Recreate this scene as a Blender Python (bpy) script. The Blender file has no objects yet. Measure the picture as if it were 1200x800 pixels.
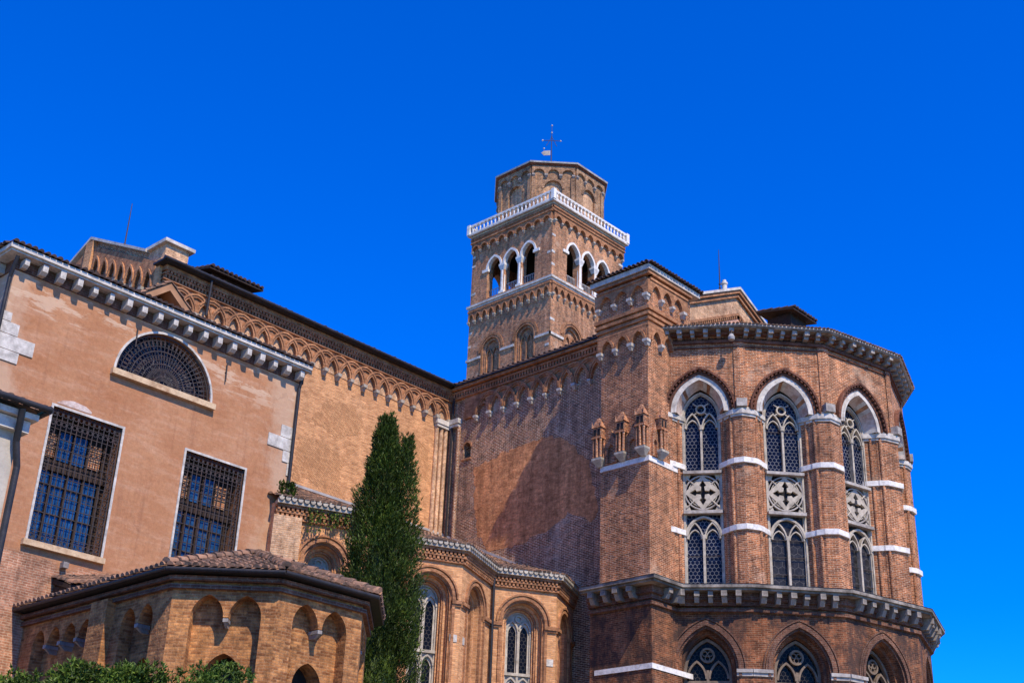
import bpy, math, random
import numpy as np
from mathutils import Vector, Matrix
from mathutils.geometry import tessellate_polygon
random.seed(7)
S = bpy.context.scene
COL = S.collection
R = math.radians
PI = math.pi

# ------------------------------------------------------------------ camera
cam = bpy.data.cameras.new("camera")
cam.sensor_fit = 'HORIZONTAL'; cam.sensor_width = 36.0; cam.lens = 36.0 * 1541.71 / 1200.0
cam.clip_start = 0.2; cam.clip_end = 4000
camo = bpy.data.objects.new("camera", cam); COL.objects.link(camo)
_p, _r, _y = R(25.27014), R(2.278126), R(46.34724)
_F = Vector((math.sin(_y)*math.cos(_p), math.cos(_y)*math.cos(_p), math.sin(_p)))
_rt = Vector((math.cos(_y), -math.sin(_y), 0)); _up = _rt.cross(_F)
_r2 = _rt*math.cos(_r) + _up*math.sin(_r); _u2 = -_rt*math.sin(_r) + _up*math.cos(_r)
m = Matrix((_r2, _u2, -_F)).transposed().to_4x4(); m.translation = (0, 0, 1.6)
camo.matrix_world = m
S.camera = camo

# ------------------------------------------------------------------ sky, sun, exposure
SUN = Vector((-0.285, -1.0, 1.31)).normalized()
w = bpy.data.worlds.new("World"); S.world = w; w.use_nodes = True
nt = w.node_tree; nt.nodes.clear()
sky = nt.nodes.new('ShaderNodeTexSky'); sky.sky_type = 'NISHITA'; sky.sun_disc = False
sky.sun_elevation = math.asin(SUN.z); sky.sun_rotation = math.atan2(SUN.x, SUN.y) % (2*PI)
sky.air_density = 1.0; sky.dust_density = 0.15; sky.ozone_density = 3.0
hs = nt.nodes.new('ShaderNodeHueSaturation'); hs.inputs['Saturation'].default_value = 1.6
mul = nt.nodes.new('ShaderNodeMix'); mul.data_type = 'RGBA'; mul.blend_type = 'MULTIPLY'
mul.inputs[0].default_value = 1.0; mul.inputs[7].default_value = (0.10, 0.98, 1.78, 1)
bg = nt.nodes.new('ShaderNodeBackground'); bg.inputs[1].default_value = 0.12
out = nt.nodes.new('ShaderNodeOutputWorld')
nt.links.new(sky.outputs[0], hs.inputs['Color']); gm_ = nt.nodes.new('ShaderNodeGamma'); gm_.inputs[1].default_value = 1.08
nt.links.new(hs.outputs[0], gm_.inputs[0]); nt.links.new(gm_.outputs[0], mul.inputs[6])
nt.links.new(mul.outputs[2], bg.inputs[0]); nt.links.new(bg.outputs[0], out.inputs[0])
sl = bpy.data.lights.new("sun", 'SUN'); sl.energy = 5.0; sl.angle = R(0.5); sl.color = (1.0, 0.87, 0.69)
so = bpy.data.objects.new("sun", sl); COL.objects.link(so)
so.rotation_euler = SUN.to_track_quat('Z', 'Y').to_euler()
S.view_settings.view_transform = 'Standard'; S.view_settings.look = 'None'
S.view_settings.exposure = 0.2; S.view_settings.gamma = 1.0
S.view_settings.use_curve_mapping = False

# ------------------------------------------------------------------ materials
def newmat(name):
    mt = bpy.data.materials.new(name); mt.use_nodes = True
    t = mt.node_tree; t.nodes.clear()
    o = t.nodes.new('ShaderNodeOutputMaterial'); b = t.nodes.new('ShaderNodeBsdfPrincipled')
    t.links.new(b.outputs[0], o.inputs[0])
    return mt, t, b
def noise(t, vec, scale, detail=6, rough=0.6):
    n = t.nodes.new('ShaderNodeTexNoise'); n.inputs['Scale'].default_value = scale
    n.inputs['Detail'].default_value = detail; n.inputs['Roughness'].default_value = rough
    t.links.new(vec, n.inputs['Vector']); return n.outputs['Fac']
def ramp(t, fac, a, b, ca=(0, 0, 0, 1), cb=(1, 1, 1, 1)):
    r = t.nodes.new('ShaderNodeValToRGB'); e = r.color_ramp.elements
    e[0].position = a; e[1].position = b; e[0].color = ca; e[1].color = cb
    t.links.new(fac, r.inputs[0]); return r.outputs[0]
def mix(t, fac, a, b, mode='MIX'):
    n = t.nodes.new('ShaderNodeMix'); n.data_type = 'RGBA'; n.blend_type = mode
    for s, v in ((0, fac), (6, a), (7, b)):
        if isinstance(v, (int, float)): n.inputs[s].default_value = v
        elif isinstance(v, tuple): n.inputs[s].default_value = v if len(v) == 4 else (*v, 1)
        else: t.links.new(v, n.inputs[s])
    return n.outputs[2]
def bump(t, b, h, strength, dist):
    n = t.nodes.new('ShaderNodeBump'); n.inputs['Strength'].default_value = strength
    n.inputs['Distance'].default_value = dist
    t.links.new(h, n.inputs['Height']); t.links.new(n.outputs[0], b.inputs['Normal'])
def g(v): return (v, v, v, 1)
def brick_nodes(t, c1, c2, mortar, msize=0.012, pale=0.35, soot=0.5, pale_at=0.56, turn=0.0, salt=0.45, soot_at=0.54, even=0.0):
    tc = t.nodes.new('ShaderNodeTexCoord'); uv = tc.outputs['UV']; ob = tc.outputs['Object']
    wob = t.nodes.new('ShaderNodeMapping'); wob.inputs['Rotation'].default_value = (0, 0, turn); t.links.new(uv, wob.inputs[0])
    # courses wander a little, as hand-laid ones do
    nv = t.nodes.new('ShaderNodeTexNoise'); nv.inputs['Scale'].default_value = 1.3; nv.inputs['Detail'].default_value = 4
    t.links.new(uv, nv.inputs['Vector'])
    va = t.nodes.new('ShaderNodeVectorMath'); va.operation = 'MULTIPLY_ADD'; va.inputs[1].default_value = (0.10, 0.07, 0)
    t.links.new(nv.outputs['Color'], va.inputs[0]); t.links.new(wob.outputs[0], va.inputs[2]); uv = va.outputs[0]
    br = t.nodes.new('ShaderNodeTexBrick')
    br.inputs['Scale'].default_value = 1.0; br.inputs['Brick Width'].default_value = 0.235
    br.inputs['Row Height'].default_value = 0.068; br.inputs['Mortar Size'].default_value = msize
    br.inputs['Mortar Smooth'].default_value = 0.2; br.inputs['Bias'].default_value = -0.1
    br.inputs['Color1'].default_value = (*c1, 1); br.inputs['Color2'].default_value = (*c2, 1)
    br.inputs['Mortar'].default_value = (*mortar, 1)
    t.links.new(uv, br.inputs['Vector'])
    # clumps of odd bricks, broad weathering, pale lime bloom, soot
    c = mix(t, 1.0, br.outputs['Color'], ramp(t, noise(t, ob, 3.4, 10, 0.88), 0.38, 0.62, (0.46+.30*even, 0.43+.31*even, 0.42+.31*even, 1), (1.42-.22*even, 1.36-.2*even, 1.28-.14*even, 1)), 'MULTIPLY')
    st = t.nodes.new('ShaderNodeMapping'); st.inputs['Scale'].default_value = (1, 1, 0.09); t.links.new(ob, st.inputs[0])
    c = mix(t, 1.0, c, ramp(t, noise(t, st.outputs[0], 2.6, 7, 0.7), 0.36, 0.62, g(0.70+.18*even), g(1.12-.06*even)), 'MULTIPLY')
    c = mix(t, 1.0, c, ramp(t, noise(t, ob, 0.33, 7, 0.7), 0.32, 0.68, (0.62+.22*even, 0.60+.23*even, 0.60+.23*even, 1), (1.25-.13*even, 1.2-.1*even, 1.12-.05*even, 1)), 'MULTIPLY')
    mp = t.nodes.new('ShaderNodeMapping'); mp.inputs['Location'].default_value = (31, 7, 3)
    t.links.new(ob, mp.inputs[0])
    f = ramp(t, noise(t, mp.outputs[0], 0.55, 8, 0.72), pale_at, pale_at+0.16, g(0), g(pale))
    c = mix(t, f, c, tuple(min(1, x*1.15) for x in mortar))
    c = mix(t, ramp(t, noise(t, ob, 6.5, 9, 0.8), 0.57, 0.68, g(0), g(salt)), c, tuple(min(1, x*1.3) for x in mortar))
    mp2 = t.nodes.new('ShaderNodeMapping'); mp2.inputs['Location'].default_value = (3, 71, 13)
    mp2.inputs['Scale'].default_value = (1, 1, 0.5)
    t.links.new(ob, mp2.inputs[0])
    f2 = ramp(t, noise(t, mp2.outputs[0], 0.9, 9, 0.75), soot_at, soot_at+0.14, g(0), g(soot))
    c = mix(t, f2, c, (0.045, 0.03, 0.025))
    return c, br.outputs['Fac'], ob, uv
def mat_brick(name, *a, **k):
    mt, t, b = newmat(name)
    c, fac, ob, uv = brick_nodes(t, *a, **k)
    t.links.new(c, b.inputs['Base Color']); b.inputs['Roughness'].default_value = 0.92
    b.inputs['Specular IOR Level'].default_value = 0.2
    inv = t.nodes.new('ShaderNodeMath'); inv.operation = 'MULTIPLY_ADD'
    inv.inputs[1].default_value = -0.7; t.links.new(fac, inv.inputs[0]); t.links.new(noise(t, ob, 14, 3), inv.inputs[2])
    bump(t, b, inv.outputs[0], 0.55, 0.03)
    return mt
def mat_stain(name, base, dark, scale=1.6, a=0.45, bb=0.68, rough=0.8, bs=0.25, fine=8, amt=0.8):
    mt, t, b = newmat(name)
    ob = t.nodes.new('ShaderNodeTexCoord').outputs['Object']
    c = mix(t, ramp(t, noise(t, ob, scale, 8, 0.7), a, bb, g(0), g(amt)), base, dark)
    c = mix(t, 1.0, c, ramp(t, noise(t, ob, fine, 4, 0.7), 0.3, 0.7, g(0.78), g(1.15)), 'MULTIPLY')
    t.links.new(c, b.inputs['Base Color']); b.inputs['Roughness'].default_value = rough
    b.inputs['Specular IOR Level'].default_value = 0.25
    bump(t, b, noise(t, ob, fine*3, 4), bs, 0.02)
    return mt
M = {}
M['brick'] = mat_brick('red_brick', (0.52, 0.195, 0.078), (0.14, 0.045, 0.02), (0.62, 0.45, 0.31), msize=0.0095, pale=0.45, soot=0.6, salt=0.55)
M['tan'] = mat_brick('tan_brick', (0.74, 0.385, 0.17), (0.45, 0.20, 0.08), (0.56, 0.35, 0.2), msize=0.008, pale=0.35, soot=0.15, even=1.0)
M['dark'] = mat_brick('weathered_brick', (0.36, 0.15, 0.07), (0.1, 0.042, 0.022), (0.7, 0.56, 0.42), msize=0.0115, pale=0.5, soot=0.6, salt=0.6)
M['infill'] = mat_brick('smooth_brick', (0.7, 0.33, 0.15), (0.5, 0.21, 0.09), (0.55, 0.32, 0.17), msize=0.006, pale=0.2, soot=0.3, salt=0.25)
M['tower'] = mat_brick('tower_brick', (0.58, 0.225, 0.088), (0.13, 0.045, 0.02), (0.66, 0.49, 0.34), msize=0.011, pale=0.5, soot=0.6, salt=0.6)
M['field'] = mat_brick('pale_brick_field', (0.72, 0.46, 0.27), (0.52, 0.29, 0.155), (0.66, 0.48, 0.33), pale=0.4, soot=0.2)
M['lantern'] = mat_brick('lantern_brick', (0.46, 0.24, 0.115), (0.13, 0.06, 0.03), (0.6, 0.46, 0.32), msize=0.011, pale=0.45, soot=0.7, salt=0.6)
M['mould'] = mat_brick('moulded_brick', (0.50, 0.25, 0.125), (0.28, 0.125, 0.06), (0.40, 0.23, 0.13), msize=0.006, pale=0.3, soot=0.45, even=0.4)
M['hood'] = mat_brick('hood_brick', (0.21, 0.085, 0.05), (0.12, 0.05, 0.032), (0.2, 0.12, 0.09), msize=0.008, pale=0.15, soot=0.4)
M['lowbrick'] = mat_brick('yellow_brick', (0.56, 0.27, 0.1), (0.24, 0.095, 0.036), (0.42, 0.24, 0.12), msize=0.008, pale=0.25, soot=0.5)
M['white'] = mat_stain('istrian_stone', (0.64, 0.585, 0.50), (0.21, 0.18, 0.15), 2.6, 0.40, 0.70, 0.7)
M['bandstone'] = mat_stain('white_band_stone', (0.80, 0.76, 0.69), (0.36, 0.31, 0.26), 3.0, 0.46, 0.76, 0.75)
M['pinkstone'] = mat_stain('veined_arch_stone', (0.62, 0.50, 0.42), (0.36, 0.19, 0.12), 1.5, 0.45, 0.6, 0.7)
M['grey'] = mat_stain('weathered_stone', (0.46, 0.41, 0.35), (0.12, 0.10, 0.09), 1.6, 0.42, 0.66, 0.85)
M['tracery'] = mat_stain('tracery_stone', (0.52, 0.45, 0.35), (0.20, 0.17, 0.125), 2.6, 0.40, 0.68, 0.75)
M['browntracery'] = mat_stain('brown_tracery_stone', (0.24, 0.175, 0.12), (0.08, 0.06, 0.045), 2.2, 0.4, 0.66, 0.85)
M['sill'] = mat_stain('yellowed_sill_stone', (0.62, 0.44, 0.26), (0.36, 0.20, 0.10), 2.5, 0.45, 0.65, 0.8)
M['iron'] = mat_stain('wrought_iron', (0.05, 0.042, 0.04), (0.09, 0.05, 0.035), 4, rough=0.6)
M['gutter'] = mat_stain('dark_gutter_metal', (0.025, 0.024, 0.025), (0.05, 0.042, 0.04), 3, rough=0.45)
M['lead'] = mat_stain('lead_sheet', (0.42, 0.40, 0.38), (0.22, 0.20, 0.19), 2, rough=0.55)
M['wood'] = mat_stain('dark_eave_wood', (0.045, 0.026, 0.017), (0.02, 0.014, 0.01), 3, rough=0.8)
M['timber'] = mat_stain('brown_timber', (0.46, 0.24, 0.12), (0.24, 0.12, 0.06), 2, rough=0.75)
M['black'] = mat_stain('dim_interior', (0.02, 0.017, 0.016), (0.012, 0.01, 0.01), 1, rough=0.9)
M['pink'] = mat_stain('pink_plaster', (0.62, 0.34, 0.23), (0.45, 0.23, 0.15), 1.2, rough=0.9)
M['greywall'] = mat_stain('grey_render', (0.50, 0.44, 0.35), (0.30, 0.26, 0.20), 1.0, rough=0.9)
M['sooty_shaded'] = mat_brick('sooty_shaded_brick', (0.34, 0.12, 0.05), (0.1, 0.036, 0.018), (0.36, 0.23, 0.14), msize=0.008, pale=0.3, soot=0.88, soot_at=0.44)  # soot, plus the ledge's shadow put into a darker brick colour
M['ledge'] = mat_stain('sooty_ledge_stone', (0.36, 0.31, 0.25), (0.05, 0.042, 0.036), 1.8, 0.36, 0.6, 0.9)
M['rough'] = mat_brick('rough_brick_shadow_hatch', (0.70, 0.37, 0.165), (0.44, 0.20, 0.08), (0.42, 0.23, 0.115), msize=0.016, pale=0.2, soot=0.15, turn=0.45, even=1.0)  # turned dark joints paint the raking shadows of projecting bricks
M['shaded_soffit'] = mat_brick('shaded_soffit_brick', (0.20, 0.09, 0.055), (0.12, 0.055, 0.04), (0.22, 0.15, 0.11), pale=0.1, soot=0.6)  # shade under eaves and between brackets put into a darker brick colour

def mat_tile():
    mt, t, b = newmat('clay_tile'); ob = t.nodes.new('ShaderNodeTexCoord').outputs['Object']
    v = t.nodes.new('ShaderNodeTexVoronoi'); v.inputs['Scale'].default_value = 3.6
    t.links.new(ob, v.inputs['Vector'])
    sep = t.nodes.new('ShaderNodeSeparateColor'); t.links.new(v.outputs['Color'], sep.inputs[0])
    c = ramp(t, sep.outputs[0], 0.05, 0.95, (0.07, 0.04, 0.025, 1), (0.36, 0.19, 0.105, 1))
    c = mix(t, ramp(t, noise(t, ob, 2.2, 8, 0.75), 0.45, 0.7, g(0), g(0.65)), c, (0.12, 0.095, 0.075))
    c = mix(t, ramp(t, noise(t, ob, 7, 6, 0.7), 0.58, 0.7, g(0), g(0.5)), c, (0.36, 0.30, 0.22))
    t.links.new(c, b.inputs['Base Color']); b.inputs['Roughness'].default_value = 0.9
    bump(t, b, noise(t, ob, 30, 4), 0.3, 0.02); return mt
M['tile'] = mat_tile()
M['darktile'] = mat_stain('blackened_tile', (0.055, 0.036, 0.03), (0.13, 0.078, 0.055), 2.5, rough=0.85)

def mat_plaster():
    mt, t, b = newmat('orange_plaster_over_brick')
    c, fac, ob, uv = brick_nodes(t, (0.50, 0.25, 0.15), (0.34, 0.15, 0.085), (0.52, 0.36, 0.25), pale=0.35, soot=0.25)
    p = mix(t, ramp(t, noise(t, ob, 0.45, 8, 0.65), 0.35, 0.68), (0.385, 0.165, 0.075), (0.475, 0.235, 0.118))
    mp = t.nodes.new('ShaderNodeMapping'); mp.inputs['Scale'].default_value = (0.55, 1, 2.6); mp.inputs['Rotation'].default_value = (0, 0.12, 0)
    t.links.new(ob, mp.inputs[0])
    p = mix(t, ramp(t, noise(t, mp.outputs[0], 1.3, 9, 0.75), 0.48, 0.75, g(0), g(0.38)), p, (0.70, 0.48, 0.33))
    p = mix(t, ramp(t, noise(t, mp.outputs[0], 3.1, 8, 0.75), 0.54, 0.74, g(0), g(0.5)), p, (0.37, 0.13, 0.06))
    # rain streaks: narrow in x, long in z
    ms = t.nodes.new('ShaderNodeMapping'); ms.inputs['Scale'].default_value = (2.4, 1, 0.16)
    ms.inputs['Location'].default_value = (4, 0, 9); t.links.new(ob, ms.inputs[0])
    p = mix(t, ramp(t, noise(t, ms.outputs[0], 1.5, 7, 0.7), 0.54, 0.72, g(0), g(0.5)), p, (0.26, 0.11, 0.06))
    p = mix(t, 1.0, p, ramp(t, noise(t, ob, 7, 9, 0.82), 0.3, 0.7, g(0.74), g(1.2)), 'MULTIPLY')
    p = mix(t, ramp(t, noise(t, ob, 1.7, 9, 0.75), 0.55, 0.70, g(0), g(0.4)), p, (0.30, 0.115, 0.055))
    sx = t.nodes.new('ShaderNodeSeparateXYZ'); t.links.new(ob, sx.inputs[0])
    def mth(op, a, v):
        n = t.nodes.new('ShaderNodeMath'); n.operation = op
        for i, q in enumerate((a, v)):
            if isinstance(q, (int, float)): n.inputs[i].default_value = q
            else: t.links.new(q, n.inputs[i])
        return n.outputs[0]
    n1 = noise(t, ob, 0.8, 7, 0.65)
    # pale repaired bands at the two ends of the wall and lime patches near the cornice
    hx = mth('ABSOLUTE', mth('SUBTRACT', sx.outputs[0], 5.0), 0)
    e = mth('ADD', hx, mth('MULTIPLY', mth('SUBTRACT', n1, 0.5), 3.2))
    p = mix(t, ramp(t, e, 4.45/10, 4.9/10, g(0), g(0.85)) if False else mth('MULTIPLY', ramp(t, mth('MULTIPLY', e, 0.1), 0.41, 0.47), 0.6), p, (0.55, 0.38, 0.25))
    zt = mth('ADD', sx.outputs[2], mth('MULTIPLY', mth('SUBTRACT', noise(t, ob, 1.1, 8, 0.7), 0.5), 3.0))
    lt = mth('MULTIPLY', ramp(t, mth('MULTIPLY', zt, 0.05), 0.915, 0.93), ramp(t, mth('MULTIPLY', sx.outputs[0], 0.1), 0.44, 0.12, g(1), g(0)))
    lt.node.inputs[0].default_value = 0
    band = ramp(t, noise(t, mp.outputs[0], 0.9, 8, 0.7), 0.52, 0.56, g(0), g(0.7))
    p = mix(t, mth('MULTIPLY', mth('MULTIPLY', band, ramp(t, mth('MULTIPLY', sx.outputs[2], 0.05), 0.855, 0.90)), 1.0), p, (0.60, 0.42, 0.28))
    # bare brick below the ragged edge of the plaster
    zz = mth('ADD', sx.outputs[2], mth('MULTIPLY', mth('SUBTRACT', n1, 0.5), 0.9))
    k = ramp(t, mth('MULTIPLY', zz, 0.05), 0.548, 0.552)
    fl = t.nodes.new('ShaderNodeMapping'); fl.inputs['Location'].default_value = (17, 5, 41); t.links.new(ob, fl.inputs[0])
    k = mth('MULTIPLY', k, ramp(t, noise(t, fl.outputs[0], 0.8, 10, 0.72), 0.672, 0.680, g(1), g(0)))   # flaked-off spots
    cr = t.nodes.new('ShaderNodeTexVoronoi'); cr.feature = 'DISTANCE_TO_EDGE'; cr.inputs['Scale'].default_value = 0.32
    dv = t.nodes.new('ShaderNodeVectorMath'); dv.operation = 'MULTIPLY_ADD'; dv.inputs[1].default_value = (1.1, 1.1, 1.1)
    nz_ = t.nodes.new('ShaderNodeTexNoise'); nz_.inputs['Scale'].default_value = 1.2; nz_.inputs['Detail'].default_value = 8
    t.links.new(ob, nz_.inputs['Vector']); t.links.new(nz_.outputs['Color'], dv.inputs[0]); t.links.new(ob, dv.inputs[2]); t.links.new(dv.outputs[0], cr.inputs['Vector'])
    crack = mth('MULTIPLY', ramp(t, cr.outputs['Distance'], 0.003, 0.009, g(1), g(0)), ramp(t, noise(t, fl.outputs[0], 0.6, 3), 0.50, 0.62, g(0), g(0.22)))
    p = mix(t, crack, p, (0.16, 0.07, 0.04))
    c = mix(t, k, c, p)
    t.links.new(c, b.inputs['Base Color']); b.inputs['Roughness'].default_value = 0.93
    b.inputs['Specular IOR Level'].default_value = 0.15
    h = mth('ADD', mth('MULTIPLY', k, 1.2), mth('MULTIPLY', noise(t, ob, 5, 8, 0.75), 0.8))
    bump(t, b, h, 0.5, 0.03); return mt
M['plaster'] = mat_plaster()

def mat_leaded(name, base, lead, bw, rh, lw, spec=0.3):
    mt, t, b = newmat(name); tc = t.nodes.new('ShaderNodeTexCoord')
    def vm(op, *a):
        n = t.nodes.new('ShaderNodeVectorMath'); n.operation = op
        for i, v in enumerate(a):
            if isinstance(v, tuple): n.inputs[i].default_value = v
            else: t.links.new(v, n.inputs[i])
        return n.outputs['Value'] if op in ('DOT_PRODUCT', 'LENGTH') else n.outputs[0]
    def fm(op, *a):
        n = t.nodes.new('ShaderNodeMath'); n.operation = op
        for i, v in enumerate(a):
            if isinstance(v, (int, float)): n.inputs[i].default_value = v
            else: t.links.new(v, n.inputs[i])
        return n.outputs[0]
    if rh:                                             # rectangular panes
        br = t.nodes.new('ShaderNodeTexBrick'); br.inputs['Scale'].default_value = 1.0; br.offset = 0.0
        br.inputs['Brick Width'].default_value = bw; br.inputs['Row Height'].default_value = rh
        br.inputs['Mortar Size'].default_value = lw
        t.links.new(tc.outputs['UV'], br.inputs['Vector']); line = br.outputs['Fac']
    else:                                              # honeycomb of leaded quarries
        p = vm('ADD', tc.outputs['UV'], (500.0, 500.0, 0.0)); r = (bw, bw*1.732, 1.0); h = (bw/2, bw*.866, 0.5)
        ga = vm('SUBTRACT', vm('MODULO', p, r), h); gb_ = vm('SUBTRACT', vm('MODULO', vm('ADD', p, (bw/2, bw*.866, 0.0)), r), h)
        ga = vm('ABSOLUTE', vm('MULTIPLY', ga, (1.0, 1.0, 0.0))); gb_ = vm('ABSOLUTE', vm('MULTIPLY', gb_, (1.0, 1.0, 0.0)))
        def hx(v): return fm('MAXIMUM', vm('DOT_PRODUCT', v, (1.0, 0.0, 0.0)), vm('DOT_PRODUCT', v, (0.5, 0.866, 0.0)))
        line = fm('GREATER_THAN', fm('MINIMUM', hx(ga), hx(gb_)), bw/2-lw)
    pane_c = ramp(t, noise(t, tc.outputs['UV'], 7.0, 2), 0.35, 0.65, (*base, 1), (*[x*0.5 for x in base], 1))
    col = mix(t, line, pane_c, (*lead, 1))
    c = mix(t, 1.0, col, ramp(t, noise(t, tc.outputs['Object'], 1.4, 5), 0.3, 0.7, g(0.6), g(1.35)), 'MULTIPLY')
    t.links.new(c, b.inputs['Base Color'])
    b.inputs['IOR'].default_value = 1.45; b.inputs['Specular IOR Level'].default_value = spec
    rr = t.nodes.new('ShaderNodeMath'); rr.operation = 'MULTIPLY_ADD'; rr.inputs[1].default_value = 0.5; rr.inputs[2].default_value = 0.12
    t.links.new(line, rr.inputs[0]); t.links.new(rr.outputs[0], b.inputs['Roughness'])
    bump(t, b, noise(t, tc.outputs['Object'], 5, 3), 0.25, 0.05); return mt
M['glass'] = mat_leaded('blue_leaded_glass', (0.008, 0.011, 0.026), (0.17, 0.17, 0.18), 0.155, 0, 0.008, 0.14)
M['glassgrey'] = mat_leaded('grey_leaded_glass', (0.04, 0.038, 0.038), (0.085, 0.08, 0.078), 0.30, 0, 0.008, 0.14)
M['sky_blue_pane'] = mat_leaded('sky_tinted_window_glass', (0.020, 0.080, 0.20), (0.04, 0.04, 0.05), 0.42, 0.62, 0.012, 0.6)  # sky reflection put into the base colour as blue
M['glassdark'] = mat_leaded('dim_leaded_glass', (0.008, 0.007, 0.007), (0.05, 0.046, 0.042), 0.15, 0, 0.008, 0.10)

def mat_leaf(name, c1, c2, sc):
    mt, t, b = newmat(name); tc = t.nodes.new('ShaderNodeTexCoord')
    gm = t.nodes.new('ShaderNodeNewGeometry')
    c = ramp(t, gm.outputs['Random Per Island'], 0, 1, (*c1, 1), (*c2, 1))
    c = mix(t, 1.0, c, ramp(t, noise(t, tc.outputs['Object'], sc, 4), 0.3, 0.7, g(0.5), g(1.5)), 'MULTIPLY')
    t.links.new(c, b.inputs['Base Color']); b.inputs['Roughness'].default_value = 0.5
    b.inputs['Specular IOR Level'].default_value = 0.22
    b.inputs['Transmission Weight'].default_value = 0.0
    b.inputs['Subsurface Weight'].default_value = 0.0
    return mt
M['cypress'] = mat_leaf('cypress_leaf', (0.009, 0.023, 0.003), (0.080, 0.115, 0.012), 1.2)
M['shrub'] = mat_leaf('shrub_leaf', (0.014, 0.040, 0.005), (0.11, 0.16, 0.018), 1.5)
M['bark'] = mat_stain('bark', (0.12, 0.085, 0.06), (0.06, 0.045, 0.035), 4)
M['ground'] = mat_stain('stone_paving', (0.27, 0.225, 0.17), (0.20, 0.17, 0.13), 0.5, rough=0.85)

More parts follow.
